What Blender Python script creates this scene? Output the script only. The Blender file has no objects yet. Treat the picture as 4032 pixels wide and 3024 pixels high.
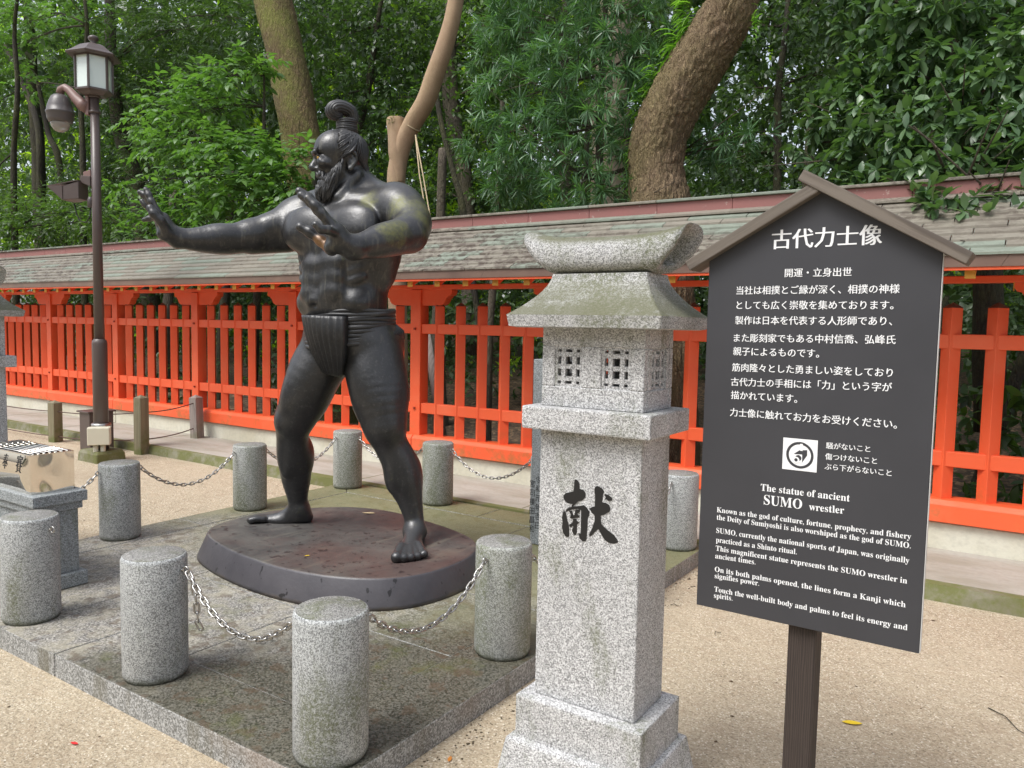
import bpy, bmesh, math, random
import numpy as np
from mathutils import Vector, Matrix

SC = bpy.context.scene
COL = SC.collection
R = math.radians

# ------------------------------------------------------------------ camera
IW, IH, FPX, CAMH = 4032.0, 3024.0, 3072.7, 1.55
YAW, PITCH, ROLL = 0.58693, 0.07478, -0.01935
_f = np.array([-math.sin(YAW)*math.cos(PITCH), math.cos(YAW)*math.cos(PITCH), -math.sin(PITCH)])
_r = np.array([math.cos(YAW), math.sin(YAW), 0.0])
_d = np.cross(_f, _r)
_r2 = math.cos(ROLL)*_r + math.sin(ROLL)*_d
_d2 = -math.sin(ROLL)*_r + math.cos(ROLL)*_d
CM = np.array([_r2, _d2, _f])
CPOS = np.array([0, 0, CAMH])
cam = bpy.data.cameras.new('camera')
cam.sensor_width = 36.0
cam.lens = FPX/IW*36.0
cam.clip_start = 0.05
cam.clip_end = 400
cam_o = bpy.data.objects.new('camera', cam)
COL.objects.link(cam_o)
m = Matrix.Identity(4)
for i in range(3):
    m[i][0] = _r2[i]; m[i][1] = -_d2[i]; m[i][2] = -_f[i]
m.translation = Vector(CPOS)
cam_o.matrix_world = m
SC.camera = cam_o

# ------------------------------------------------------------------ light
SUN_EL, SUN_AZ = R(58), R(200)      # azimuth: clockwise from +Y
world = bpy.data.worlds.new('World')
SC.world = world
world.use_nodes = True
wn = world.node_tree
bg = wn.nodes['Background']
sky = wn.nodes.new('ShaderNodeTexSky')
sky.sky_type = 'NISHITA'
sky.sun_disc = False
sky.sun_elevation = SUN_EL
sky.sun_rotation = SUN_AZ
sky.dust_density = 3.0
sky.ozone_density = 1.0
hs = wn.nodes.new('ShaderNodeHueSaturation')
hs.inputs['Saturation'].default_value = 0.42
wn.links.new(sky.outputs[0], hs.inputs['Color'])
wn.links.new(hs.outputs[0], bg.inputs[0])
bg.inputs[1].default_value = 0.14
sun = bpy.data.lights.new('sun', 'SUN')
sun.energy = 1.6
sun.angle = R(26)
sun.color = (1.0, 0.99, 0.96)
sun_o = bpy.data.objects.new('sun', sun)
COL.objects.link(sun_o)
_sd = Vector((math.sin(SUN_AZ)*math.cos(SUN_EL), math.cos(SUN_AZ)*math.cos(SUN_EL), math.sin(SUN_EL)))
sun_o.rotation_euler = (-_sd).to_track_quat('-Z', 'Y').to_euler()
SC.view_settings.view_transform = 'Standard'
SC.view_settings.look = 'None'
SC.view_settings.gamma = 1.0
SC.view_settings.use_curve_mapping = False
SC.view_settings.exposure = 0.80
SC.render.engine = 'CYCLES'
SC.cycles.max_bounces = 6
SC.cycles.diffuse_bounces = 3
SC.cycles.transparent_max_bounces = 6
SC.cycles.use_denoising = True

# ------------------------------------------------------------------ measuring
def ray(x, y):
    return CM.T @ np.array([(x-IW/2)/FPX, (y-IH/2)/FPX, 1.0])
def on_y(x, y, Y):
    d = ray(x, y); return CPOS + d*(Y/d[1])
def on_x(x, y, X):
    d = ray(x, y); return CPOS + d*(X/d[0])
def on_z(x, y, z):
    d = ray(x, y); return CPOS + d*((z-CAMH)/d[2])
def depth(p):
    return float(_f @ (np.asarray(p, float)-CPOS))

# ------------------------------------------------------------------ objects
def link(o, parent=None):
    COL.objects.link(o)
    if parent is not None:
        o.parent = parent
    return o
def props(o, label=None, cat=None, group=None, kind=None):
    if label: o['label'] = label
    if cat: o['category'] = cat
    if group: o['group'] = group
    if kind: o['kind'] = kind
    return o
def thing(name, label, cat, loc=(0, 0, 0), rz=0.0, group=None):
    o = bpy.data.objects.new(name, None)
    o.empty_display_size = 0.1
    o.location = loc
    o.rotation_euler = (0, 0, rz)
    link(o)
    return props(o, label, cat, group)
def ob(name, me, mat=None, parent=None, smooth=False, loc=None, rot=None):
    if mat is not None and len(me.materials) == 0:
        me.materials.append(mat)
    if smooth:
        me.polygons.foreach_set('use_smooth', [True]*len(me.polygons))
    o = bpy.data.objects.new(name, me)
    link(o, parent)
    if loc is not None: o.location = loc
    if rot is not None: o.rotation_euler = rot
    return o
def mesh_np(name, V, Fs):
    """V (n,3); Fs list of (m,k) int arrays"""
    me = bpy.data.meshes.new(name)
    V = np.asarray(V, np.float32)
    me.vertices.add(len(V)); me.vertices.foreach_set('co', V.ravel())
    nl = sum(f.size for f in Fs); npoly = sum(len(f) for f in Fs)
    me.loops.add(nl)
    me.loops.foreach_set('vertex_index', np.concatenate([f.ravel() for f in Fs]).astype(np.int32))
    st = []; c = 0
    for f in Fs:
        st.append(c + np.arange(len(f))*f.shape[1]); c += f.size
    me.polygons.add(npoly)
    me.polygons.foreach_set('loop_start', np.concatenate(st).astype(np.int32))
    me.update(calc_edges=True)
    me.validate()
    return me
class MB:
    """collects simple shapes into one mesh"""
    def __init__(s): s.v = []; s.f = []
    def add(s, V, F, M=None):
        n = len(s.v)
        for p in V:
            p = Vector(p)
            if M is not None: p = M @ p
            s.v.append(tuple(p))
        for f in F: s.f.append(tuple(i+n for i in f))
        return s
    def box(s, lo, hi, M=None):
        x0, y0, z0 = lo; x1, y1, z1 = hi
        V = [(x0,y0,z0),(x1,y0,z0),(x1,y1,z0),(x0,y1,z0),(x0,y0,z1),(x1,y0,z1),(x1,y1,z1),(x0,y1,z1)]
        F = [(0,3,2,1),(4,5,6,7),(0,1,5,4),(1,2,6,5),(2,3,7,6),(3,0,4,7)]
        return s.add(V, F, M)
    def loft(s, loops, cap=True, M=None, close=False):
        n = len(loops[0]); V = [p for l in loops for p in l]; F = []
        L = len(loops)
        for i in range(L if close else L-1):
            for j in range(n):
                k = (j+1) % n; i2 = (i+1) % L
                F.append((i*n+j, i*n+k, i2*n+k, i2*n+j))
        if cap and not close:
            F.append(tuple(range(n))[::-1]); F.append(tuple((L-1)*n+j for j in range(n)))
        return s.add(V, F, M)
    def lathe(s, prof, n=24, M=None, cx=0, cy=0):
        loops = [[(cx+r*math.cos(2*math.pi*j/n), cy+r*math.sin(2*math.pi*j/n), z) for j in range(n)] for r, z in prof]
        return s.loft(loops, True, M)
    def tube(s, pts, rad, n=8, close=False, M=None):
        P = [Vector(p) for p in pts]; L = len(P); loops = []
        rr = rad if hasattr(rad, '__len__') else [rad]*L
        up = Vector((0, 0, 1))
        prev = None
        for i in range(L):
            if close: t = P[(i+1) % L]-P[i-1]
            else: t = P[min(i+1, L-1)]-P[max(i-1, 0)]
            if t.length < 1e-9: t = Vector((0, 0, 1))
            t.normalize()
            if prev is None:
                a = t.cross(up)
                if a.length < .1: a = t.cross(Vector((1, 0, 0)))
            else:
                a = prev - t*prev.dot(t)
            a.normalize(); prev = a.copy(); b = t.cross(a)
            loops.append([tuple(P[i]+(a*math.cos(2*math.pi*j/n)+b*math.sin(2*math.pi*j/n))*rr[i]) for j in range(n)])
        return s.loft(loops, True, M, close)
    def mesh(s, name='m', bevel=0, seg=1, angle=40):
        me = bpy.data.meshes.new(name)
        me.from_pydata(s.v, [], s.f)
        bm = bmesh.new(); bm.from_mesh(me)
        bmesh.ops.recalc_face_normals(bm, faces=bm.faces)
        if bevel > 0:
            es = [e for e in bm.edges if len(e.link_faces) == 2 and e.calc_face_angle(0) > R(angle)]
            bmesh.ops.bevel(bm, geom=es, offset=bevel, segments=seg, affect='EDGES', profile=.6)
        bm.to_mesh(me); bm.free()
        return me
def boxmesh(lo, hi, bevel=0.004, seg=1):
    return MB().box(lo, hi).mesh(bevel=bevel, seg=seg)
def copy_tree(root):
    c = root.copy(); COL.objects.link(c)
    for ch in root.children:
        d = ch.copy(); COL.objects.link(d); d.parent = c
        for g in ch.children:
            e = g.copy(); COL.objects.link(e); e.parent = d
    return c

# ------------------------------------------------------------------ materials
class NT:
    def __init__(s, name):
        s.m = bpy.data.materials.new(name); s.m.use_nodes = True
        s.t = s.m.node_tree; s.b = s.t.nodes['Principled BSDF']
        s.out = s.t.nodes['Material Output']
        s.tc = s.t.nodes.new('ShaderNodeTexCoord')
        s.co = s.tc.outputs['Object']
    def world(s):
        g = s.t.nodes.new('ShaderNodeNewGeometry'); s.co = g.outputs['Position']; return s
    def n(s, typ, **kw):
        nd = s.t.nodes.new(typ)
        for k, v in kw.items(): setattr(nd, k, v)
        return nd
    def l(s, a, b): s.t.links.new(a, b); return b
    def scale(s, v, co=None):
        mp = s.n('ShaderNodeMapping'); s.l(co or s.co, mp.inputs[0]); mp.inputs['Scale'].default_value = v
        return mp.outputs[0]
    def noise(s, sc, det=3, rough=.55, co=None, dist=0, color=False):
        nd = s.n('ShaderNodeTexNoise'); s.l(co or s.co, nd.inputs['Vector'])
        nd.inputs['Scale'].default_value = sc; nd.inputs['Detail'].default_value = det
        nd.inputs['Roughness'].default_value = rough; nd.inputs['Distortion'].default_value = dist
        return nd.outputs[1 if color else 0]
    def vor(s, sc, co=None, out=0, feature='F1', rnd=1.0):
        nd = s.n('ShaderNodeTexVoronoi', feature=feature); s.l(co or s.co, nd.inputs['Vector'])
        nd.inputs['Scale'].default_value = sc; nd.inputs['Randomness'].default_value = rnd
        return nd.outputs[out]
    def ramp(s, fac, stops, const=False):
        nd = s.n('ShaderNodeValToRGB'); s.l(fac, nd.inputs[0])
        e = nd.color_ramp.elements
        if const: nd.color_ramp.interpolation = 'CONSTANT'
        while len(e) < len(stops): e.new(.5)
        for i, (p, c) in enumerate(stops):
            e[i].position = p
            e[i].color = (c, c, c, 1) if not hasattr(c, '__len__') else (*c, 1)
        return nd.outputs[0]
    def mix(s, fac, a, b, mode='MIX'):
        nd = s.n('ShaderNodeMixRGB', blend_type=mode)
        for i, v in enumerate((fac, a, b)):
            if hasattr(v, 'is_output') or isinstance(v, bpy.types.NodeSocket): s.l(v, nd.inputs[i])
            elif hasattr(v, '__len__'): nd.inputs[i].default_value = (*v, 1)
            else: nd.inputs[i].default_value = v if i == 0 else (v, v, v, 1)
        return nd.outputs[0]
    def math(s, op, a, b=0.0, clamp=False):
        nd = s.n('ShaderNodeMath', operation=op, use_clamp=clamp)
        for i, v in enumerate((a, b)):
            if isinstance(v, bpy.types.NodeSocket): s.l(v, nd.inputs[i])
            else: nd.inputs[i].default_value = v
        return nd.outputs[0]
    def sep(s, co=None):
        nd = s.n('ShaderNodeSeparateXYZ'); s.l(co or s.co, nd.inputs[0]); return nd.outputs
    def color(s, c):
        if isinstance(c, bpy.types.NodeSocket): s.l(c, s.b.inputs['Base Color'])
        else: s.b.inputs['Base Color'].default_value = (*c, 1)
        return s
    def rough(s, r):
        if isinstance(r, bpy.types.NodeSocket): s.l(r, s.b.inputs['Roughness'])
        else: s.b.inputs['Roughness'].default_value = r
        return s
    def bump(s, h, dist=.01, strength=1.0, prev=None):
        nd = s.n('ShaderNodeBump'); s.l(h, nd.inputs['Height'])
        nd.inputs['Distance'].default_value = dist; nd.inputs['Strength'].default_value = strength
        if prev is not None: s.l(prev, nd.inputs['Normal'])
        s.l(nd.outputs[0], s.b.inputs['Normal']); return nd.outputs[0]
def flat(name, c, rough=.6, metal=0.0):
    n = NT(name); n.color(c); n.rough(rough); n.b.inputs['Metallic'].default_value = metal
    return n.m
def granite(name, base=0.33, contrast=1.0, moss=0.0, moss_sc=6.0, wet=0.0, sc=190, top_moss=0.0, tint=(1, 1, 1), rough=.7, base_moss_shade=False):
    n = NT(name); sc = sc*1.5
    cell = n.vor(sc, out=1)
    r = n.sep(cell)[0]
    k = contrast
    lo, mid, hi = base*(1-.78*k), base*(1+.02*k), min(.88, base*(1+.75*k))
    c = n.ramp(r, [(0.0, tuple(lo*t for t in tint)), (.22, tuple(base*(1-.45*k)*t for t in tint)), (.5, tuple(mid*t for t in tint)), (.8, tuple(hi*t for t in tint)), (1, tuple(hi*t for t in tint))])
    big = n.noise(3.0, 4)
    c = n.mix(n.ramp(big, [(.35, 0), (.7, .35)]), c, tuple(base*.75*t for t in tint))
    if moss > 0:
        oi = n.n('ShaderNodeObjectInfo').outputs['Random']
        ad = n.n('ShaderNodeVectorMath', operation='ADD'); n.l(n.scale((1, 1, .35)), ad.inputs[0])
        cb = n.n('ShaderNodeCombineXYZ'); n.l(n.math('MULTIPLY', oi, 40.0), cb.inputs[0]); n.l(n.math('MULTIPLY', oi, 17.0), cb.inputs[1]); n.l(cb.outputs[0], ad.inputs[1])
        mk = n.noise(moss_sc, 6, .65, co=ad.outputs[0])
        mk2 = n.ramp(mk, [(.62-moss*.2, 0), (.72-moss*.12, 1)])
        spk = n.ramp(n.noise(90, 2), [(.4, 0), (.6, 1)])
        c = n.mix(n.math('MULTIPLY', n.math('MULTIPLY', mk2, .8), n.math('ADD', n.math('MULTIPLY', spk, .6), .25)), c, (.09, .105, .03))
    if base_moss_shade:  # moss at the foot, with contact shadow painted into the same dark band
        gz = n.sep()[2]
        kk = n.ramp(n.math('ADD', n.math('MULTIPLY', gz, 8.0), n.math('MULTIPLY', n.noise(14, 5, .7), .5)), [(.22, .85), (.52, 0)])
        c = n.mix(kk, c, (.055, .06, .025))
    if top_moss > 0:
        g = n.n('ShaderNodeNewGeometry')
        nz = n.sep(g.outputs['Normal'])[2]
        up = n.ramp(nz, [(.25, 0), (.8, 1)])
        mk = n.ramp(n.noise(9, 5, .7), [(.62-top_moss*.3, 0), (.75-top_moss*.2, 1)])
        c = n.mix(n.math('MULTIPLY', n.math('MULTIPLY', up, mk), .85), c, (.10, .10, .045))
    n.color(c); n.rough(rough)
    n.bump(n.math('ADD', n.noise(220, 2), n.math('MULTIPLY', r, .5)), .0015, .6)
    return n.m

M = {}
M['granite_light'] = granite('granite_light', .43, .88, .45, sc=230, rough=.6)
M['granite_cap'] = granite('granite_cap', .40, .85, 1.15, 4, sc=230, top_moss=1.5)
M['granite_bollard'] = granite('granite_bollard', .34, .8, .55, 5, tint=(.97, 1, .99), base_moss_shade=True)
M['granite_bollard_mossy'] = granite('granite_bollard_mossy', .34, .75, 1.25, 5, tint=(.98, 1, .95), base_moss_shade=True)
M['granite_top'] = granite('granite_top', .22, .8, .8, 6, tint=(1, .98, .92))
M['granite_blue'] = granite('granite_blue', .27, .8, .3, tint=(.93, 1, 1.02))
M['granite_kerb'] = granite('granite_kerb', .27, .6, .5, tint=(1, .99, .97))

def plinth_top():
    n = NT('plinth_granite').world()
    cell = n.sep(n.vor(150, out=1))[0]
    c = n.ramp(cell, [(0, (.07, .065, .058)), (.4, (.17, .16, .145)), (.8, (.33, .315, .29)), (1, (.45, .43, .39))])
    st = n.noise(9, 5, .65, co=n.scale((1.0, 1.0, 1)), dist=.6)
    c = n.mix(n.ramp(st, [(.42, 0), (.64, .65)]), c, (.36, .33, .25), 'MIX')
    xyz = n.sep()
    # wet algae: dark olive film towards the front right and along the edges
    big = n.noise(1.3, 4, .6)
    d = n.math('ADD', n.math('MULTIPLY', xyz[0], .5), n.math('MULTIPLY', xyz[1], -.35))
    d = n.math('ADD', d, n.math('MULTIPLY', big, .9))
    wet = n.ramp(n.math('ADD', d, 2.2), [(.0, 0), (.35, 0), (.62, 1)])
    dark = n.mix(n.ramp(cell, [(.1, 0), (.95, .8)]), (.028, .028, .016), (.15, .14, .11))
    c = n.mix(n.math('MULTIPLY', wet, .85), c, dark)
    spots = n.ramp(n.noise(14, 4, .5, co=n.scale((1, 1.0, 1))), [(.57, 0), (.62, 1)])
    c = n.mix(n.math('MULTIPLY', spots, .55), c, (.10, .07, .045))
    mo = n.math('ADD', n.math('MULTIPLY', xyz[1], .5), n.noise(2.2, 5))
    back = n.ramp(n.math('ADD', mo, -1.55), [(0, 0), (.3, 0), (.9, .75)])
    c = n.mix(back, c, (.15, .15, .055))
    gm = n.ramp(n.noise(2.6, 6, .7), [(.58, 0), (.70, .6)])
    c = n.mix(gm, c, (.10, .11, .035))
    n.color(c)
    n.rough(n.mix(wet, .7, .33))
    n.bump(n.noise(180, 2), .0015, .5)
    return n.m
M['plinth_top'] = plinth_top()

def plinth_edge():
    n = NT('plinth_edge').world()
    cell = n.sep(n.vor(170, out=1))[0]
    c = n.ramp(cell, [(0, (.13, .13, .12)), (.5, (.27, .27, .26)), (1, (.5, .5, .49))])
    drip = n.noise(5, 5, .6, co=n.scale((1, 1, .12)))
    c = n.mix(n.ramp(drip, [(.52, 0), (.68, .75)]), c, (.12, .105, .06))
    c = n.mix(n.ramp(n.noise(2.1, 3), [(.55, 0), (.7, .5)]), c, (.27, .2, .15))
    n.color(c).rough(.7); n.bump(n.noise(120, 3), .003, .7)
    return n.m
M['plinth_edge'] = plinth_edge()

def sand():
    n = NT('sand_gravel').world()
    g = n.sep(n.vor(170, out=1))[0]
    c = n.ramp(g, [(0, (.15, .115, .07)), (.15, (.32, .255, .17)), (.6, (.43, .355, .25)), (.93, (.52, .445, .335)), (1, (.78, .72, .6))])
    big = n.noise(.9, 5, .6)
    c = n.mix(n.ramp(big, [(.35, 0), (.7, .5)]), c, (.51, .43, .31))
    f = n.noise(7, 4, .6, co=n.scale((1, 2.2, 1)))
    c = n.mix(n.ramp(f, [(.5, 0), (.72, .35)]), c, (.35, .26, .17))
    pits = n.ramp(n.noise(38, 3, .6), [(.62, 0), (.7, .55)])
    c = n.mix(pits, c, (.20, .14, .09))
    shade_patch = n.ramp(n.noise(.55, 5, .65), [(.50, 0), (.68, .42)])  # broad darker patches, shade painted into the sand colour
    c = n.mix(shade_patch, c, (.27, .205, .135))
    n.color(c).rough(.9)
    b0 = n.bump(n.noise(6, 4, .6), .05, .5)
    b1 = n.bump(n.noise(60, 4, .65), .014, .7, prev=b0)
    n.bump(n.noise(300, 2), .002, .6, prev=b1)
    return n.m
M['sand'] = sand()

def concrete(name, col, moss=0.0, stain=(.3, .25, .19)):
    n = NT(name).world()
    big = n.noise(1.6, 5, .6, co=n.scale((1, 2.5, 1)))
    c = n.mix(n.ramp(big, [(.4, 0), (.65, .7)]), col, stain)
    c = n.mix(n.ramp(n.noise(30, 4), [(.45, 0), (.7, .25)]), c, tuple(v*.55 for v in col))
    if moss:
        k = n.ramp(n.noise(7, 6, .7), [(.35, 0), (.55, 1)])
        c = n.mix(n.math('MULTIPLY', k, moss), c, (.115, .125, .028))
    n.color(c).rough(.85); n.bump(n.noise(50, 4), .004, .5)
    return n.m
M['pavement'] = concrete('pavement_concrete', (.39, .37, .325), 0, (.25, .23, .17))
M['moss_kerb'] = concrete('mossy_concrete', (.24, .23, .17), .85, (.12, .10, .06))
M['footing'] = concrete('footing_concrete', (.62, .60, .50), 0, (.50, .46, .34))

def vermilion():
    n = NT('vermilion_paint')
    r = n.noise(2.0, 4, .6)
    c = n.mix(n.ramp(r, [(.3, 0), (.75, .45)]), (.88, .128, .040), (.78, .095, .028))
    st = n.ramp(n.noise(11, 5, .7, co=n.scale((.4, 1, 1))), [(.70, 0), (.78, .7)])
    c = n.mix(st, c, (.40, .11, .03))
    oi = n.n('ShaderNodeObjectInfo').outputs['Random']
    c = n.mix(n.math('MULTIPLY', oi, .35), c, (.66, .10, .035))
    g2 = n.n('ShaderNodeNewGeometry'); wp = n.sep(g2.outputs['Position'])
    low = n.ramp(wp[2], [(.30, .9), (.62, 0)])
    dirt = n.ramp(n.noise(5, 6, .7, co=g2.outputs['Position']), [(.52, 0), (.66, .8)])
    c = n.mix(n.math('MULTIPLY', low, dirt), c, (.30, .15, .045))
    fade = n.ramp(n.noise(1.2, 5, .7, co=g2.outputs['Position']), [(.5, 0), (.75, .35)])
    c = n.mix(fade, c, (.85, .26, .13))
    n.color(c).rough(n.ramp(n.noise(6, 4), [(.3, .4), (.7, .62)]))
    g = n.noise(30, 3, .5, co=n.scale((1, 1, .08)))
    n.bump(g, .002, .3)
    return n.m
M['red'] = vermilion()
M['beam_red'] = M['red']

def shingle(name, a, b, cx, stain):
    n = NT(name).world()
    o = n.n('ShaderNodeObjectInfo')
    rnd = o.outputs['Random']
    c = n.mix(rnd, a, b)
    p = n.ramp(rnd, [(.66, 0), (.72, .75)])
    c = n.mix(p, c, cx)
    f = n.noise(16, 6, .7, co=n.scale((.8, 1, 1)), dist=.6)
    bx = n.sep()[0]
    w = n.ramp(n.noise(.5, 2), [(.42, .0), (.58, 1)])
    c = n.mix(n.math('MULTIPLY', n.ramp(f, [(.46, 0), (.56, .85)]), n.math('ADD', n.math('MULTIPLY', w, .75), .18)), c, stain)
    n.color(c).rough(.6); n.bump(f, .002, .4)
    return n.m
M['shingle'] = shingle('weathered_copper', (.225, .205, .165), (.17, .15, .12), (.21, .255, .205), (.060, .040, .030))
def ridge():
    n = NT('faded_red_ridge_metal').world()
    c = n.mix(n.ramp(n.noise(2.5, 5), [(.3, 0), (.7, .7)]), (.27, .105, .095), (.22, .105, .09))
    c = n.mix(n.ramp(n.noise(25, 3), [(.66, 0), (.72, .6)]), c, (.42, .33, .29))
    n.color(c).rough(.6); return n.m
M['ridge'] = ridge()
def fascia():
    n = NT('brown_copper_fascia').world()
    c = n.mix(n.ramp(n.noise(3, 4), [(.3, 0), (.7, 1)]), (.135, .085, .068), (.20, .13, .10))
    n.color(c).rough(.45); return n.m
M['fascia'] = fascia()
M['yellow'] = flat('yellow_ochre_paint', (.62, .33, .045), .6)
M['peg'] = flat('dark_red_peg', (.30, .04, .015), .6)

def bronze(name='dark_bronze', moss=True):
    n = NT(name)
    a = n.noise(5, 5, .6)
    c = n.mix(n.ramp(a, [(.3, 0), (.7, 1)]), (.016, .016, .017), (.034, .034, .035))
    fine = n.ramp(n.noise(60, 3, .7), [(.55, 0), (.72, .5)])
    c = n.mix(fine, c, (.085, .085, .08))
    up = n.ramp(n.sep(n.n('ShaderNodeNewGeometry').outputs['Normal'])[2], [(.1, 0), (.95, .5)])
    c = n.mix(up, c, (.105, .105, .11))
    return n, c
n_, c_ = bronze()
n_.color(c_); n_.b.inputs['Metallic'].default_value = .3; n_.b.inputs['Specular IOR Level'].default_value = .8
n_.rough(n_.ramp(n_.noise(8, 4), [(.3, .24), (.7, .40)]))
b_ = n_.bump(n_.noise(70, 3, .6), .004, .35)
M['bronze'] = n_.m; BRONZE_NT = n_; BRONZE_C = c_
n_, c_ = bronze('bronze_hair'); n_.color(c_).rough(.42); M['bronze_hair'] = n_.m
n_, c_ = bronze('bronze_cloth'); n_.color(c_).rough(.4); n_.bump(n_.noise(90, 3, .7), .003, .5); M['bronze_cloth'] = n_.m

def wood(name, a, b, sc=14, rough=.75, axis=2, green=0.0):
    n = NT(name)
    s = [1, 1, 1]; s[axis] = .06
    w = n.n('ShaderNodeTexWave', wave_type='BANDS', bands_direction='X' if axis != 0 else 'Y')
    n.l(n.scale(tuple(s)), w.inputs['Vector'])
    w.inputs['Scale'].default_value = sc; w.inputs['Distortion'].default_value = 7; w.inputs['Detail'].default_value = 3; w.inputs['Detail Scale'].default_value = 1.3
    c = n.mix(w.outputs[1], a, b)
    c = n.mix(n.ramp(n.noise(40, 3, .6, co=n.scale(tuple(s))), [(.4, 0), (.7, .5)]), c, tuple(v*.6 for v in a))
    if green:
        z = n.sep()[2]
        k = n.ramp(n.math('ADD', n.noise(4, 5, .6), n.math('MULTIPLY', z, -.25)), [(.42, 0), (.55, green)])
        c = n.mix(k, c, (.105, .125, .03))
    n.color(c).rough(rough); n.bump(w.outputs[1], .002, .4)
    return n.m
M['wood_grey'] = wood('weathered_grey_wood', (.16, .135, .11), (.085, .068, .056), 34, axis=0)
M['wood_post'] = wood('dark_brown_wood', (.060, .044, .036), (.028, .020, .017), 55)
M['wood_green'] = wood('mossy_wood', (.24, .21, .13), (.16, .14, .085), 10, green=.8)
M['wood_pale'] = wood('pale_grey_wood', (.34, .29, .26), (.22, .18, .16), 14, green=.35)

def board():
    n = NT('charcoal_board')
    c = n.mix(n.ramp(n.noise(3, 3), [(.3, 0), (.7, 1)]), (.036, .0365, .042), (.044, .0445, .051))
    c = n.mix(n.ramp(n.noise(9, 6, .8, co=n.scale((1, 1, 3)), dist=2), [(.735, 0), (.76, .4)]), c, (.25, .25, .25))
    n.color(c).rough(.5); return n.m
M['board'] = board()
M['white'] = flat('white_lettering', (.82, .83, .84), .5)
M['black'] = flat('black_lacquer', (.012, .012, .013), .4)
M['edge_white'] = flat('pale_edge', (.55, .55, .54), .5)
M['steel'] = flat('polished_steel', (.78, .74, .68), .05, 1.0)
M['chain'] = flat('galvanised_steel', (.42, .41, .39), .33, .9)
M['pole'] = flat('brown_painted_steel', (.085, .064, .058), .38)
M['pole_pink'] = flat('faded_brown_paint', (.20, .12, .105), .45)
M['cam_grey'] = flat('dark_grey_plastic', (.085, .075, .075), .4)
M['cream'] = flat('cream_plastic', (.62, .59, .47), .5)
M['cable'] = flat('dark_cable', (.02, .022, .02), .5)
M['wire'] = flat('rusty_wire', (.09, .05, .04), .6)
M['rope'] = flat('hemp_rope', (.38, .30, .19), .9)
gl = NT('frosted_glass'); gl.color((.62, .70, .66)).rough(.12); gl.b.inputs['Coat Weight'].default_value = .5
M['frost'] = gl.m
gl = NT('clear_dome'); gl.color((.55, .52, .48)).rough(.05); gl.b.inputs['Transmission Weight'].default_value = .6
M['dome'] = gl.m
M['lamp_inner'] = flat('lamp_reflector', (.8, .78, .72), .25)
M['eye'] = flat('golden_eye', (.75, .45, .08), .15, .5)

def platform():
    n = NT('bronze_platform')
    a = n.noise(3, 6, .65, dist=.8)
    c = n.mix(n.ramp(a, [(.3, 0), (.7, 1)]), (.046, .042, .041), (.12, .115, .105))
    st = n.ramp(n.noise(6, 5, .6, co=n.scale((1, .25, 1)), dist=1), [(.55, 0), (.7, .5)])
    c = n.mix(st, c, (.21, .19, .15))
    r = n.ramp(n.noise(1.7, 3), [(.5, 0), (.65, .42)])
    c = n.mix(r, c, (.085, .028, .022))
    sp = n.ramp(n.noise(22, 3, .5), [(.62, 0), (.66, .75)])
    c = n.mix(sp, c, (.022, .014, .014))
    n.color(c).rough(n.ramp(a, [(.3, .55), (.7, .4)])); n.bump(n.noise(40, 4), .002, .4)
    return n.m
M['platform'] = platform()
def platform_side():
    n = NT('bronze_platform_side')
    a = n.noise(4, 5, .6)
    c = n.mix(n.ramp(a, [(.3, 0), (.7, 1)]), (.050, .048, .056), (.085, .080, .088))
    z = n.sep()[2]
    lo = n.ramp(n.math('ADD', n.math('MULTIPLY', z, 9), n.noise(5, 4)), [(.3, .7), (.62, 0)])
    c = n.mix(lo, c, (.17, .125, .08))
    sp = n.ramp(n.noise(26, 2, .5, co=n.scale((1, 1, .6))), [(.66, 0), (.69, .85)])
    c = n.mix(sp, c, (.012, .011, .012))
    n.color(c).rough(.42); n.bump(n.noise(40, 4), .003, .4)
    return n.m
M['platform_side'] = platform_side()

def bark(name, a, b, sc=9, moss=0.0, depth_=.03, stretch=.28, groove=True):
    n = NT(name).world()
    co = n.scale((1, 1, stretch))
    def warp(src, amp, nsc):
        nz = n.noise(nsc, 4, .6, co=src, color=True)
        wv = n.n('ShaderNodeVectorMath', operation='ADD'); n.l(src, wv.inputs[0])
        s0 = n.n('ShaderNodeVectorMath', operation='SUBTRACT'); n.l(nz, s0.inputs[0]); s0.inputs[1].default_value = (.5, .5, .5)
        s2 = n.n('ShaderNodeVectorMath', operation='SCALE'); n.l(s0.outputs[0], s2.inputs[0]); s2.inputs['Scale'].default_value = amp
        n.l(s2.outputs[0], wv.inputs[1]); return wv.outputs[0]
    wc = warp(co, .14, 9)
    v = n.vor(sc*2.0, co=wc, feature='DISTANCE_TO_EDGE')
    v2 = n.vor(sc*4.6, co=warp(co, .08, 20), feature='DISTANCE_TO_EDGE')
    h = n.math('MULTIPLY', n.ramp(v, [(0, 0), (.30, 1)]), n.ramp(v2, [(0, .45), (.25, 1)]))
    c = n.mix(n.noise(14, 6, .75), a, b)
    if groove:
        c = n.mix(h, tuple(x*.55 for x in a), c)
    if moss:
        k = n.ramp(n.noise(1.6, 6, .75), [(.40, 0), (.62, moss)])
        c = n.mix(n.math('MULTIPLY', k, n.ramp(h, [(0, .5), (.6, 1)])), c, (.17, .19, .03))
    n.color(c).rough(.9)
    b1 = n.bump(h, depth_, .9 if groove else .15)
    n.bump(n.noise(60, 5, .75), .008, .7, prev=b1)
    return n.m
M['bark_big'] = bark('fissured_brown_bark', (.31, .21, .125), (.50, .36, .22), 16, .35, .03, .3)
M['bark_moss'] = bark('mossy_bark', (.19, .13, .06), (.28, .20, .09), 15, .95, .02, .2)
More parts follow.
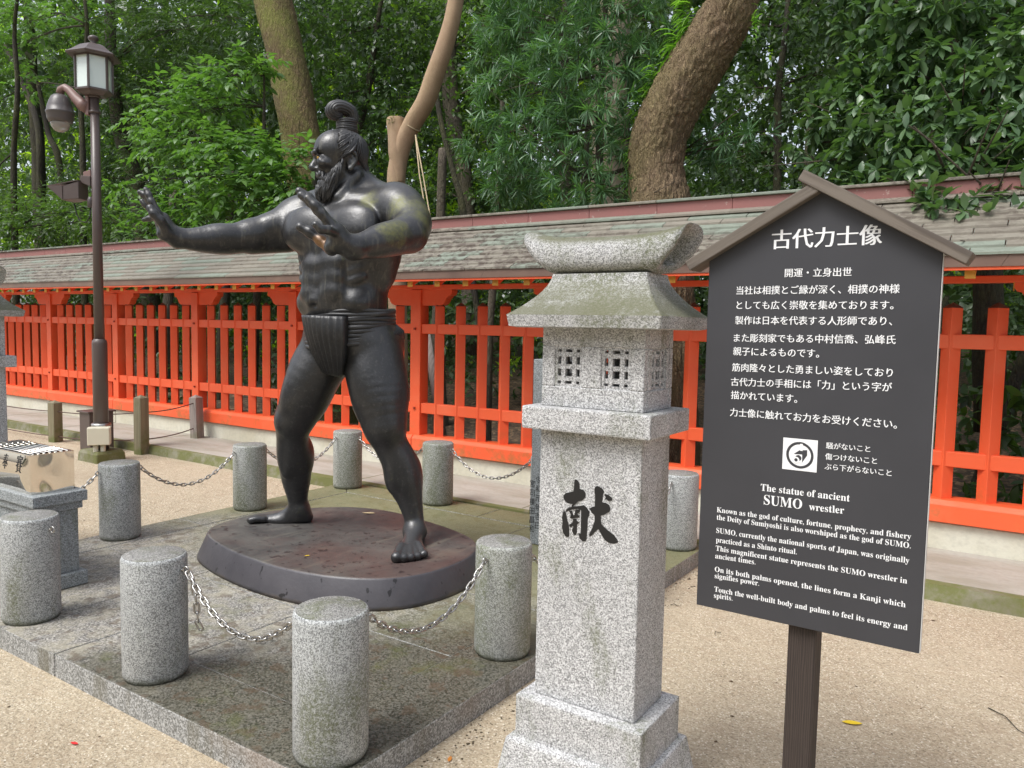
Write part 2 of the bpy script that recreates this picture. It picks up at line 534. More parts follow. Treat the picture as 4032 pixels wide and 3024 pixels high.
M['bark_pale'] = bark('smooth_pale_bark', (.27, .17, .10), (.44, .32, .215), 5, .12, .004, .3, groove=False)
M['bark_dark'] = bark('dark_bark', (.040, .032, .024), (.085, .07, .052), 14, .3, .02, .2)
M['bark_mid'] = bark('grey_brown_bark', (.13, .105, .08), (.22, .18, .14), 14, .2, .02, .2)
M['bark_wide'] = bark('pale_tan_bark', (.24, .19, .14), (.34, .28, .21), 6, .15, .01, .2, groove=False)

def leafmat(name, cols, trans=.35, rough=.45, tint_noise=1.2):
    n = NT(name)
    g = n.n('ShaderNodeNewGeometry')
    n.co = g.outputs['Position']
    ri = g.outputs['Random Per Island']
    k = n.math('ADD', n.math('MULTIPLY', ri, .55), n.math('MULTIPLY', n.noise(tint_noise, 3), .55), True)
    c = n.ramp(k, [(i/(len(cols)-1), cc) for i, cc in enumerate(cols)])
    n.color(c).rough(rough)
    tr = n.n('ShaderNodeBsdfTranslucent')
    tc = n.mix(1.0, c, (1.3, 1.6, .5), 'MULTIPLY')
    n.l(tc, tr.inputs[0])
    mx = n.n('ShaderNodeMixShader'); mx.inputs[0].default_value = trans
    n.l(n.b.outputs[0], mx.inputs[1]); n.l(tr.outputs[0], mx.inputs[2]); n.l(mx.outputs[0], n.out.inputs[0])
    return n.m
M['leaf_big'] = leafmat('glossy_oak_leaf', [(.050, .098, .046), (.085, .150, .070), (.15, .23, .11)], .28, .30)
M['leaf_pod'] = leafmat('narrow_leaf', [(.050, .11, .055), (.085, .175, .08), (.15, .27, .12)], .3, .38)
M['leaf_bright'] = leafmat('bright_soft_leaf', [(.070, .140, .045), (.115, .215, .065), (.18, .30, .10)], .38, .42)
M['leaf_dark'] = leafmat('dark_leaf', [(.034, .060, .028), (.056, .096, .042), (.10, .155, .066)], .35, .38)
M['leaf_mid'] = leafmat('mid_leaf', [(.046, .086, .030), (.078, .138, .042), (.145, .225, .07)], .42, .42)
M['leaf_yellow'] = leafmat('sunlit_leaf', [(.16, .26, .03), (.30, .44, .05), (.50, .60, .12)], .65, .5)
M['leaf_fern'] = leafmat('fresh_fern', [(.10, .22, .04), (.17, .33, .06), (.27, .45, .10)], .4, .4)
def litter():
    n = NT('forest_floor').world()
    v = n.sep(n.vor(22, out=1))[0]
    c = n.ramp(v, [(0, (.02, .014, .009)), (.5, (.06, .036, .02)), (.85, (.13, .08, .045)), (1, (.24, .16, .09))])
    n.color(c).rough(.9); n.bump(v, .03, 1.0); return n.m
M['litter'] = litter()
# ------------------------------------------------------------------ implicit modelling (smooth unions on a grid)
class SDF:
    def __init__(s, lo, hi, h):
        s.lo = np.array(lo, float); s.h = h
        s.n = np.ceil((np.array(hi)-s.lo)/h).astype(int)+1
        s.g = np.full(s.n, 1.0, np.float32)
    def _win(s, lo, hi):
        a = np.maximum(((np.array(lo)-s.lo)/s.h).astype(int), 0)
        b = np.minimum(((np.array(hi)-s.lo)/s.h).astype(int)+2, s.n)
        if (b <= a).any(): return None
        ax = [(s.lo[i]+np.arange(a[i], b[i])*s.h).astype(np.float32) for i in range(3)]
        X, Y, Z = np.meshgrid(*ax, indexing='ij', sparse=True)
        return (slice(a[0], b[0]), slice(a[1], b[1]), slice(a[2], b[2])), X, Y, Z
    def _comb(s, sl, d, k, op):
        g = s.g[sl]
        if op == 'cut': d = -d; 
        if k > 0:
            if op == 'cut':
                hh = np.clip(.5-.5*(g-d)/k, 0, 1); s.g[sl] = g*(1-hh)+d*hh + k*hh*(1-hh)
            else:
                hh = np.clip(.5+.5*(g-d)/k, 0, 1); s.g[sl] = g*(1-hh)+d*hh - k*hh*(1-hh)
        else:
            s.g[sl] = np.maximum(g, d) if op == 'cut' else np.minimum(g, d)
    def cone(s, a, b, ra, rb, k=.03, op='add'):
        a = np.array(a, float); b = np.array(b, float); m = max(ra, rb)+k+s.h*3
        w = s._win(np.minimum(a, b)-m, np.maximum(a, b)+m)
        if w is None: return
        sl, X, Y, Z = w; d = b-a; L2 = (d@d)+1e-12
        t = np.clip(((X-a[0])*d[0]+(Y-a[1])*d[1]+(Z-a[2])*d[2])/L2, 0, 1)
        dist = np.sqrt((X-a[0]-t*d[0])**2+(Y-a[1]-t*d[1])**2+(Z-a[2]-t*d[2])**2)-(ra+(rb-ra)*t)
        s._comb(sl, dist, k, op)
    def chain(s, pts, rs, k=.02, op='add', sub=4):
        P_ = np.array(pts, float); R_ = np.array(rs, float); n = len(P_)
        if n > 2:
            Q = []; S_ = []
            for i in range(n-1):
                p0, p1, p2, p3 = P_[max(i-1, 0)], P_[i], P_[i+1], P_[min(i+2, n-1)]
                r0, r1, r2, r3 = R_[max(i-1, 0)], R_[i], R_[i+1], R_[min(i+2, n-1)]
                for j in range(sub):
                    t = j/sub
                    f = lambda a, b, c, d: .5*(2*b+(c-a)*t+(2*a-5*b+4*c-d)*t*t+(3*b-a-3*c+d)*t**3)
                    Q.append(f(p0, p1, p2, p3)); S_.append(f(r0, r1, r2, r3))
            Q.append(P_[-1]); S_.append(R_[-1]); P_ = np.array(Q); R_ = np.array(S_)
        m = R_.max()+k+s.h*3
        w = s._win(P_.min(0)-m, P_.max(0)+m)
        if w is None: return
        sl, X, Y, Z = w; best = None
        for i in range(len(P_)-1):
            a = P_[i]; d = P_[i+1]-a; L2 = d@d+1e-12
            t = np.clip(((X-a[0])*d[0]+(Y-a[1])*d[1]+(Z-a[2])*d[2])/L2, 0, 1)
            dist = np.sqrt((X-a[0]-t*d[0])**2+(Y-a[1]-t*d[1])**2+(Z-a[2]-t*d[2])**2)-(R_[i]+(R_[i+1]-R_[i])*t)
            best = dist if best is None else np.minimum(best, dist)
        s._comb(sl, best.astype(np.float32), k, op)
    def ell(s, c, r, ax=None, k=.03, op='add'):
        """ax rows = unit axes of radii r"""
        c = np.array(c, float); r = np.array(r, float); m = r.max()+k+s.h*3
        w = s._win(c-m, c+m)
        if w is None: return
        sl, X, Y, Z = w
        if ax is None: ax = np.eye(3)
        ax = np.array(ax, float)
        dx, dy, dz = X-c[0], Y-c[1], Z-c[2]
        q = [dx*ax[i, 0]+dy*ax[i, 1]+dz*ax[i, 2] for i in range(3)]
        k0 = np.sqrt(sum((q[i]/r[i])**2 for i in range(3)))
        k1 = np.sqrt(sum((q[i]/r[i]**2)**2 for i in range(3)))
        s._comb(sl, (k0*(k0-1)/np.maximum(k1, 1e-6)).astype(np.float32), k, op)
    def mesh(s):
        """naive surface nets"""
        g = s.g; ins = g < 0
        nx, ny, nz = [q-1 for q in g.shape]
        cnt = np.zeros((nx, ny, nz), np.int8); acc = np.zeros((nx, ny, nz, 3), np.float32); num = np.zeros((nx, ny, nz), np.int8)
        for dx in (0, 1):
            for dy in (0, 1):
                for dz in (0, 1):
                    cnt += ins[dx:dx+nx, dy:dy+ny, dz:dz+nz]
        act = (cnt > 0) & (cnt < 8)
        I = np.argwhere(act)
        idx = -np.ones((nx, ny, nz), np.int64); idx[act] = np.arange(len(I))
        P = np.zeros((len(I), 3)); C = np.zeros(len(I))
        corner = [(a, b, c) for a in (0, 1) for b in (0, 1) for c in (0, 1)]
        for a in corner:
            for ax in range(3):
                if a[ax] == 0:
                    b = list(a); b[ax] = 1
                    va = g[I[:, 0]+a[0], I[:, 1]+a[1], I[:, 2]+a[2]]; vb = g[I[:, 0]+b[0], I[:, 1]+b[1], I[:, 2]+b[2]]
                    x = (va < 0) != (vb < 0)
                    t = np.where(x, va/np.where(x, va-vb, 1), 0)
                    for k2 in range(3):
                        P[:, k2] += np.where(x, a[k2]+(t if k2 == ax else 0), 0)
                    C += x
        P = P/C[:, None]+I
        V = s.lo+P*s.h
        F = []
        for ax in range(3):
            o = [q for q in range(3) if q != ax]
            sl0 = [slice(1, -1)]*3; sl0[ax] = slice(0, -1)
            a0 = ins[tuple(sl0)]; sl1 = list(sl0); sl1[ax] = slice(1, None); b0 = ins[tuple(sl1)]
            E = np.argwhere(a0 != b0); fl = a0[a0 != b0]
            off = np.ones(3, int); off[ax] = 0
            E = E+off
            def gi(d1, d2):
                q = E.copy(); q[:, o[0]] -= d1; q[:, o[1]] -= d2
                return idx[q[:, 0], q[:, 1], q[:, 2]]
            quad = np.stack([gi(1, 1), gi(0, 1), gi(0, 0), gi(1, 0)], 1)
            if ax == 1: fl = ~fl
            quad[~fl] = quad[~fl][:, ::-1]
            F.append(quad)
        F = np.concatenate(F)
        F = F[(F >= 0).all(1)]
        return V, F
# ------------------------------------------------------------------ ground, plinth, pavement
def grid_plane(name, x0, x1, y0, y1, z, mat, kind='structure', nx=1, ny=1, zf=None, parent=None):
    xs = np.linspace(x0, x1, nx+1); ys = np.linspace(y0, y1, ny+1)
    V = [(x, y, z+(zf(x, y) if zf else 0)) for y in ys for x in xs]
    F = np.array([(j*(nx+1)+i, j*(nx+1)+i+1, (j+1)*(nx+1)+i+1, (j+1)*(nx+1)+i) for j in range(ny) for i in range(nx)])
    o = ob(name, mesh_np(name, V, [F]), mat, parent, True)
    if kind: o['kind'] = kind
    return o
grid_plane('sand_ground', -80, 60, -60, 5.15, 0, M['sand'])
def fl(x, y):
    return .10*math.sin(x*.9+y*.7)+.08*math.sin(x*1.7-y*1.1) + max(0, (y-14))*.045
grid_plane('forest_floor', -90, 70, 6.22, 120, .0, M['litter'], nx=120, ny=80, zf=fl)
# pavement along the fence with its mossy kerb face
PZ = .096
mb = MB()
xs = np.linspace(-46, 24, 141)
rg = random.Random(3)
prof = []
top = [(x, 5.10+rg.uniform(-.012, .012), PZ-.004+rg.uniform(-.006, .003)) for x in xs]
top2 = [(x, 5.16, PZ) for x in xs]; topb = [(x, 6.12, PZ) for x in xs]
bot = [(x, 5.07+rg.uniform(-.02, .02), -.02) for x in xs]
n = len(xs)
F = []
for r_ in range(3):
    for i in range(n-1):
        a = r_*n+i; F.append((a, a+1, a+1+n, a+n))
me = bpy.data.meshes.new('pavement'); me.from_pydata(bot+top+top2+topb, [], F)
me.materials.append(M['moss_kerb']); me.materials.append(M['pavement'])
for p in me.polygons: p.material_index = 0 if p.index < 2*(n-1) else 1
pav = ob('pavement', me); pav['kind'] = 'structure'
for i in range(12):     # slab joints
    x = -20+i*1.82+.3
    o = ob('joint', boxmesh((x, 5.17, PZ-.01), (x+.006, 6.1, PZ+.002), 0), M['moss_kerb'], pav)

# granite plinth: border kerbs with mitred corners, inner paving slabs
PX0, PX1, PY0, PY1, PT = -5.12, -1.745, 1.638, 5.02, .101
plinth = thing('granite_plinth', 'low square granite platform carrying the statue inside a ring of bollards', 'platform', (-3.43, 3.33, 0))
def world_poly_prism(name, pts, z0, z1, mt, ms, parent, bevel=.006):
    ox, oy, oz = parent.location
    loops = [[(x-ox, y-oy, z0-oz) for x, y in pts], [(x-ox, y-oy, z1-oz) for x, y in pts]]
    me = MB().loft(loops).mesh(bevel=bevel, seg=2)
    me.materials.append(mt); me.materials.append(ms)
    for p in me.polygons: p.material_index = 0 if p.normal.z > .5 else 1
    return ob(name, me, None, parent)
BW = .30; g_ = .003
corners = [(PX0, PY0), (PX1, PY0), (PX1, PY1), (PX0, PY1)]
inner = [(PX0+BW, PY0+BW), (PX1-BW, PY0+BW), (PX1-BW, PY1-BW), (PX0+BW, PY1-BW)]
for i in range(4):
    a, b = corners[i], corners[(i+1) % 4]; c, d = inner[(i+1) % 4], inner[i]
    # split each side in two stones
    mid_o = ((a[0]+b[0])/2, (a[1]+b[1])/2); mid_i = ((c[0]+d[0])/2, (c[1]+d[1])/2)
    dx, dy = b[0]-a[0], b[1]-a[1]; L = math.hypot(dx, dy); dx, dy = dx/L*g_, dy/L*g_
    world_poly_prism('kerb_stone', [(a[0]+dx, a[1]+dy), (mid_o[0]-dx, mid_o[1]-dy), (mid_i[0]-dx, mid_i[1]-dy), (d[0]+dx, d[1]+dy)], -.05, PT, M['plinth_top'], M['plinth_edge'], plinth)
    world_poly_prism('kerb_stone', [(mid_o[0]+dx, mid_o[1]+dy), (b[0]-dx, b[1]-dy), (c[0]-dx, c[1]-dy), (mid_i[0]+dx, mid_i[1]+dy)], -.05, PT, M['plinth_top'], M['plinth_edge'], plinth)
ix0, iy0 = inner[0]; ix1, iy1 = inner[2]
nx_, ny_ = 3, 4
for i in range(nx_):
    for j in range(ny_):
        xa = ix0+(ix1-ix0)*i/nx_; xb = ix0+(ix1-ix0)*(i+1)/nx_; ya = iy0+(iy1-iy0)*j/ny_; yb = iy0+(iy1-iy0)*(j+1)/ny_
        world_poly_prism('paving_slab', [(xa+g_, ya+g_), (xb-g_, ya+g_), (xb-g_, yb-g_), (xa+g_, yb-g_)], -.05, PT-.003, M['plinth_top'], M['plinth_edge'], plinth, .004)

# ------------------------------------------------------------------ bollards and chains
BR, BH = .125, .5
GX = [-4.965, -3.945, -2.912, -1.893]; GY = [1.785, 2.808, 3.84, 4.873]
def bollard(x, y, label, mat, hooks, ry=0.0):
    t = thing('stone_bollard', label, 'bollard', (x, y, PT), 0, 'granite bollards round the statue platform')
    me = MB().lathe([(BR*.94, 0), (BR*1.0, .02), (BR, BH-.016), (BR*.975, BH-.005), (BR*.93, BH)], 40).mesh()
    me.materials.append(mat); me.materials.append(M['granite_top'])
    for p in me.polygons: p.material_index = 1 if p.normal.z > .9 else 0
    b = ob('post', me, None, t, True, rot=(0, 0, ry))
    for a in hooks:
        ca, sa = math.cos(a), math.sin(a)
        mb = MB().tube([(ca*(BR-.01), sa*(BR-.01), BH-.055), (ca*(BR+.012), sa*(BR+.012), BH-.055)], .005, 6)
        ring = [(ca*(BR+.022+.012*math.cos(u)), sa*(BR+.022+.012*math.cos(u)), BH-.055+.014*math.sin(u)) for u in [k*math.pi/5 for k in range(10)]]
        mb.tube(ring, .0042, 6, True)
        ob('eye_bolt', mb.mesh(), M['chain'], t, True)
    return t
pos = {}
E0, N0, W0, S0_ = 0, math.pi/2, math.pi, -math.pi/2
BL = {
 (0, 0): ('granite bollard in front of the offering box, left of the open gap', 'granite_bollard', [E0, N0]),
 (1, 0): ('granite bollard cut by the left edge of the photo, eye bolt without a chain', 'granite_bollard', [0.25]),
 (2, 0): ('front granite bollard with a loose chain end hanging behind it', 'granite_bollard', [.35]),
 (3, 0): ('nearest and largest granite bollard, on the front corner of the platform', 'granite_bollard', [W0, N0]),
 (3, 1): ('granite bollard with green streaks just left of the stone lantern shaft', 'granite_bollard_mossy', [S0_, N0]),
 (3, 2): ('granite bollard hidden behind the near stone lantern', 'granite_bollard', [S0_, N0]),
 (3, 3): ('granite bollard seen between the stone lantern and the dark sign board', 'granite_bollard', [S0_, W0]),
 (2, 3): ('granite bollard behind the inscribed donor stone', 'granite_bollard', [E0, W0]),
 (1, 3): ('granite bollard right of the statue calf, small moss patch', 'granite_bollard_mossy', [E0, W0]),
 (0, 3): ('mossy granite bollard seen between the legs of the statue', 'granite_bollard_mossy', [E0, S0_]),
 (0, 2): ('granite bollard with green top half, left of the statue foot', 'granite_bollard_mossy', [N0, S0_]),
 (0, 1): ('clean grey granite bollard right of the offering box', 'granite_bollard', [N0, S0_]),
}
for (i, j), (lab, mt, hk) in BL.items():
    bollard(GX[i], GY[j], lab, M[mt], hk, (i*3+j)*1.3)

def link_mesh():
    a, b = .013, .0095
    pts = []
    for k in range(6): u = -math.pi/2+math.pi*k/5; pts.append((a+b*math.cos(u), b*math.sin(u), 0))
    for k in range(6): u = math.pi/2+math.pi*k/5; pts.append((-a+b*math.cos(u), b*math.sin(u), 0))
    me = MB().tube(pts, .0041, 6, True).mesh()
    me.materials.append(M['chain'])
    me.polygons.foreach_set('use_smooth', [True]*len(me.polygons))
    return me
LINK = link_mesh(); PITCH_ = .0335
def chain_thing(p0, p1, sag, label, group='chains slung between the bollards', pts=None):
    p0 = np.array(p0, float); p1 = np.array(p1, float)
    t = thing('chain', label, 'chain', tuple(p0), 0, group)
    if pts is None:
        pts = [p0*(1-u)+p1*u+np.array([0, 0, -4*sag*u*(1-u)]) for u in np.linspace(0, 1, 200)]
    pts = np.array(pts); seg = np.linalg.norm(np.diff(pts, axis=0), axis=1); cum = np.concatenate([[0], np.cumsum(seg)])
    nl = int(cum[-1]/PITCH_)
    pit = cum[-1]/nl
    for k in range(nl):
        s_ = (k+.5)*pit
        c = np.array([np.interp(s_, cum, pts[:, q]) for q in range(3)])
        a = np.array([np.interp(max(0, s_-.01), cum, pts[:, q]) for q in range(3)]); b = np.array([np.interp(min(cum[-1], s_+.01), cum, pts[:, q]) for q in range(3)])
        d = Vector(b-a).normalized()
        o = bpy.data.objects.new('link', LINK); link(o, t)
        q = d.to_track_quat('X', 'Z')
        from mathutils import Quaternion
        q = q @ Quaternion((1, 0, 0), (math.pi/2 if k % 2 else 0)+.35)
        o.rotation_mode = 'QUATERNION'; o.rotation_quaternion = q; o.location = Vector(c-p0)
    return t
HZ = PT+BH-.062
def att(i, j, a): return (GX[i]+math.cos(a)*(BR+.03), GY[j]+math.sin(a)*(BR+.03), HZ)
chain_thing(att(2, 0, .35), att(3, 0, W0), .165, 'chain sagging between the two front bollards')
chain_thing(att(3, 0, N0), att(3, 1, S0_), .165, 'chain between the nearest bollard and the one beside the stone lantern')
chain_thing(att(3, 1, N0), att(3, 2, S0_), .165, 'chain leading behind the stone lantern')
chain_thing(att(3, 2, N0), att(3, 3, S0_), .165, 'chain on the right side behind the stone lantern')
chain_thing(att(3, 3, W0), att(2, 3, E0), .165, 'chain behind the donor stone')
chain_thing(att(2, 3, W0), att(1, 3, E0), .165, 'chain between the bollard right of the calf and the donor stone')
chain_thing(att(1, 3, W0), att(0, 3, E0), .165, 'chain passing behind the right leg of the statue')
chain_thing(att(0, 3, S0_), att(0, 2, N0), .165, 'chain passing behind the left shin of the statue')
chain_thing(att(0, 2, S0_), att(0, 1, N0), .165, 'long chain on the left between grey bollard and mossy bollard')
chain_thing(att(0, 1, S0_), att(0, 0, N0), .165, 'chain ending behind the steel offering box')
a0 = np.array(att(2, 0, .35))
chain_thing(a0, a0, 0, 'loose chain end hanging down from the front bollard', None,
            pts=[a0+np.array([.012, .01, -.02]), a0+np.array([.02, .02, -.10]), a0+np.array([.022, .03, -.22]), a0+np.array([.03, .04, -.24])])

# ------------------------------------------------------------------ statue base
plate = thing('statue_base', 'low dark bronze egg-shaped base under the wrestler, slanting rim', 'base', (-3.43, 3.33, PT))
outl = [(-4.29, 3.314), (-4.247, 3.036), (-4.128, 2.876), (-3.915, 2.782), (-3.607, 2.715), (-3.266, 2.690), (-2.963, 2.735), (-2.739, 2.84), (-2.60, 2.995), (-2.545, 3.233), (-2.575, 3.50), (-2.70, 3.70), (-2.90, 3.82), (-3.216, 3.905), (-3.602, 3.965), (-3.912, 3.90), (-4.13, 3.70), (-4.25, 3.52)]
K = len(outl); O = []
for i in range(K):
    p0, p1, p2, p3 = [np.array(outl[(i+q) % K]) for q in (-1, 0, 1, 2)]
    for t in (0, .25, .5, .75):
        O.append(.5*(2*p1+(p2-p0)*t+(2*p0-5*p1+4*p2-p3)*t*t+(3*p1-p0-3*p2+p3)*t**3))
cen = np.array([-3.43, 3.33])
O = [o-cen for o in O][::-1]
if sum(O[i][0]*O[(i+1) % len(O)][1]-O[(i+1) % len(O)][0]*O[i][1] for i in range(len(O))) < 0: O = O[::-1]
def ring(k, z, sh=(0, 0)): return [((o[0])*k+sh[0], (o[1])*k+sh[1], z) for o in O]
lean = (-.012, -.012)
me = MB().loft([ring(1.055, 0, lean), ring(1.05, .02, lean), ring(1.004, .142), ring(.997, .151), ring(.985, .155)]).mesh()
me.materials.append(M['platform']); me.materials.append(M['platform_side'])
for p in me.polygons: p.material_index = 0 if p.normal.z > .8 else 1
ob('plate', me, None, plate, True)
for p in me.polygons:
    if p.normal.z > .98: p.use_smooth = False
# ------------------------------------------------------------------ roofed vermilion fence
FY = 6.03
X_0, X_1 = -30.5, 6.0
fence = thing('roofed_fence', 'long vermilion picket fence under a low weathered copper roof behind the statue', 'fence', (0, FY, PZ))
def fo(name, me, mat=None, loc=(0, 0, 0), parent=None, rot=None):
    """place by world coordinates"""
    par = parent or fence
    off = Vector(loc)-Vector((0, FY, PZ))
    return ob(name, me, mat, par, loc=off, rot=rot)
posts = [(-5.14+1.82*k) for k in range(-14, 6)]
# footing blocks
for i, px in enumerate(posts[:-1]):
    fo('footing', boxmesh((.006-.0, 0, -.1), (1.82-.006, .22, .180), .006), M['footing'], (px, 5.955, PZ))
# posts with stone pad, bracket, pegs
post_me = boxmesh((-.065, -.065, .40), (.065, .065, 1.885), .004); post_me.materials.append(M['red'])
pad_me = boxmesh((-.05, -.045, .27), (.05, .045, .292), .002); pad_me.materials.append(M['footing'])
def bracket_mesh():
    P2 = [(-.065, 0), (-.30, 0), (-.34, .02), (-.36, .045), (-.37, .07), (-.385, .075), (-.40, .095), (-.425, .10), (-.44, .125), (-.44, .155), (.44, .155), (.44, .125), (.425, .10), (.40, .095), (.385, .075), (.37, .07), (.36, .045), (.34, .02), (.30, 0), (.065, 0)]
    m_ = MB().loft([[(x, -.045, z) for x, z in P2], [(x, .045, z) for x, z in P2]]).mesh()
    return m_
br_me = bracket_mesh(); br_me.materials.append(M['red'])
brs_me = MB().loft([[(-.045, -.28, .155), (-.045, -.28, .12), (-.045, -.22, .09), (-.045, -.16, .03), (-.045, -.10, .0), (-.045, .10, .0), (-.045, .22, .09), (-.045, .28, .155)], [(.045, -.28, .155), (.045, -.28, .12), (.045, -.22, .09), (.045, -.16, .03), (.045, -.10, .0), (.045, .10, .0), (.045, .22, .09), (.045, .28, .155)]]).mesh()
brs_me.materials.append(M['red'])
peg_me = boxmesh((-.011, -.012, -.011), (.011, .004, .011), .002); peg_me.materials.append(M['peg'])
yb_me = boxmesh((-.0, -.047, -.03), (.006, .047, .03), .001); yb_me.materials.append(M['yellow'])
for px in posts:
    fo('post', post_me, None, (px, FY-.0, 0)); fo('pad', pad_me, None, (px, FY-.05, .0))
    b = fo('bracket', br_me, None, (px, FY, 1.732)); 
    o = bpy.data.objects.new('end_face', yb_me); link(o, b); o.location = (-.446, 0, .135)
    fo('peg', peg_me, None, (px, FY-.07, 1.50)); fo('peg', peg_me, None, (px, FY-.07, .705))
# bottom beam, rails, upper beams
def rail(name, x0, x1, ylo, yhi, zlo, zhi, mat='red', bevel=.005):
    return fo(name, boxmesh((x0, ylo, zlo), (x1, yhi, zhi), bevel), M[mat], (0, 0, 0))
rg = random.Random(11)
pk_me = MB().loft([[(.0, -.061, .425), (.061, 0, .425), (0, .061, .425), (-.061, 0, .425)], [(.0, -.061, 1.726), (.061, 0, 1.726), (0, .061, 1.726), (-.061, 0, 1.726)]], cap=True).mesh(bevel=.003)
pk_me.materials.append(M['red'])
tip_me = MB().add([(0, -.063, 1.727), (.063, 0, 1.727), (0, .063, 1.727), (-.063, 0, 1.727), (0, 0, 1.763), (0, 0, 1.71)], [(0, 1, 4), (1, 2, 4), (2, 3, 4), (3, 0, 4), (1, 0, 5), (2, 1, 5), (3, 2, 5), (0, 3, 5)]).mesh()
tip_me.materials.append(M['fascia'])
for i, px in enumerate(posts[:-1]):
    xa, xb = px+.065, px+1.82-.065
    # bottom beam with a chamfered top edge (continuous past the posts)
    prof = [(-.115, .285), (-.115, .405), (-.085, .436), (.09, .436), (.09, .285)]
    mb = MB().loft([[(px-.0+.003, y, z) for y, z in prof], [(px+1.82-.003, y, z) for y, z in prof]])
    fo('bottom_beam', mb.mesh(bevel=.004), M['red'], (0, FY, 0))
    rail('rail', xa, xb, FY-.048, FY+.03, 1.452, 1.549)
    rail('rail', xa, xb, FY-.048, FY+.03, .655, .758)
    for k in range(1, 7):
        p = fo('picket', pk_me, None, (px+.26*k, FY, 0))
        o = bpy.data.objects.new('tip', tip_me); link(o, p)
rail('top_beam', X_0, X_1, FY-.05, FY+.05, 1.888, 1.935)
# roof ---------------------------------------------------------------
EY, EZ = 5.3, 2.0103       # front eave
RZ = 2.433; RYF = 5.95     # foot of the ridge
RX0, RX1 = -30.5, 6.0
roof = bpy.data.objects.new('roof', None); link(roof, fence)
def ro(name, me, mat=None, loc=(0, 0, 0)):
    off = Vector(loc)-Vector((0, FY, PZ)); return ob(name, me, mat, roof, loc=off)
# boarding under the tiles, front and rear
for s in (1,):
    y = lambda v: FY+s*(v-FY)
    mb = MB().loft([[(RX0, y(EY+.03), EZ-.035), (RX0, y(RYF+.08), RZ-.03), (RX0, y(RYF+.08), RZ-.06), (RX0, y(EY+.03), EZ-.07)], [(RX1, y(EY+.03), EZ-.035), (RX1, y(RYF+.08), RZ-.03), (RX1, y(RYF+.08), RZ-.06), (RX1, y(EY+.03), EZ-.07)]])
    ro('roof_boarding', mb.mesh(), M['red'])
    mb = MB().box((RX0, min(y(EY+.012), y(EY+.045)), 1.926), (RX1, max(y(EY+.012), y(EY+.045)), 1.943)); ro('eave_batten', mb.mesh(), M['red'])
# fascia pieces with slanting seams
nf = 0
x = RX0
while x < RX1:
    w = .92
    mb = MB().loft([[(x+.002, EY, EZ), (x+.002-.04, EY+.004, 1.9436), (x-.038, EY+.03, 1.9436), (x+.002, EY+.03, EZ)], [(x+w, EY, EZ), (x+w-.04, EY+.004, 1.9436), (x+w-.04, EY+.03, 1.9436), (x+w, EY+.03, EZ)]])
    ro('fascia', mb.mesh(), M['fascia']); x += w
rear = MB().loft([[(RX0, 6.20, 2.47), (RX0, 6.50, 2.27), (RX0, 6.50, 2.20), (RX0, 6.20, 2.38)], [(RX1, 6.20, 2.47), (RX1, 6.50, 2.27), (RX1, 6.50, 2.20), (RX1, 6.20, 2.38)]]).mesh(); ro('rear_slope', rear, M['fascia'])
# shingles: nine courses of copper sheets
NC = 9; dY = (RYF-EY)/NC; dZ = (RZ-EZ)/NC
SL = .46
rg = random.Random(8)
def sh_mesh(L):
    t = .015; ov = 1.25
    p = [(-.010, .0), (-.010, t), (dY*ov, dZ*ov+.001), (dY*ov, dZ*ov-.006)]
    return MB().loft([[(.003, y, z) for y, z in p], [(L-.003, y, z) for y, z in p]]).mesh()
sh_me = sh_mesh(SL); sh_me.materials.append(M['shingle'])
for c in range(NC):
    x = -14.6-(c % 3)*SL*.34-.13*((c*7) % 3)
    while x < 1.2:
        ro('shingle', sh_me, None, (x, EY+dY*c, EZ+dZ*c+rg.uniform(-.0008, .0015))); x += SL
# far left and right and the rear slope: one sheet, too oblique or hidden
def sheet(x0, x1, s):
    y = lambda v: FY+s*(v-FY)
    mb = MB()
    for c in range(NC):
        p = [(EY+dY*c-.006, EZ+dZ*c), (EY+dY*c-.006, EZ+dZ*c+.010), (EY+dY*(c+1.2), EZ+dZ*(c+1.2)), (EY+dY*(c+1.2), EZ+dZ*(c+1.2)-.006)]
        mb.loft([[(x0, y(a), z) for a, z in p], [(x1, y(a), z) for a, z in p]])
    return mb.mesh()
o = ro('copper_courses', sheet(RX0, -15.15, 1), M['shingle']); o['kind'] = 'stuff'
o = ro('copper_courses', sheet(1.55, RX1, 1), M['shingle']); o['kind'] = 'stuff'
# ridge: drip moulding, red side boards, cap
x = RX0
while x < RX1:
    w = .62
    mb = MB().loft([[(x+.002, 5.91, RZ+.002), (x+.002, 5.91, RZ+.016), (x+.002, 5.985, RZ+.046), (x+.002, 6.0, RZ+.03), (x+.002, 6.0, RZ-.02)], [(x+w, 5.91, RZ+.002), (x+w, 5.91, RZ+.016), (x+w, 5.985, RZ+.046), (x+w, 6.0, RZ+.03), (x+w, 6.0, RZ-.02)]])
    ro('ridge_drip', mb.mesh(), M['shingle'])
    ro('ridge_side', boxmesh((x+.002, 5.98, RZ+.040), (x+w-.001, 6.22, RZ+.126), .002), M['ridge'])
    ro('ridge_cap', boxmesh((x+.002, 5.957, RZ+.128), (x+w*1.0-.001, 6.243, RZ+.150), .004), M['shingle'])
    x += w
ob_ = ro('ridge_core', boxmesh((RX0, 5.95, RZ-.08), (RX1, 6.22, RZ+.03), 0), M['ridge'])
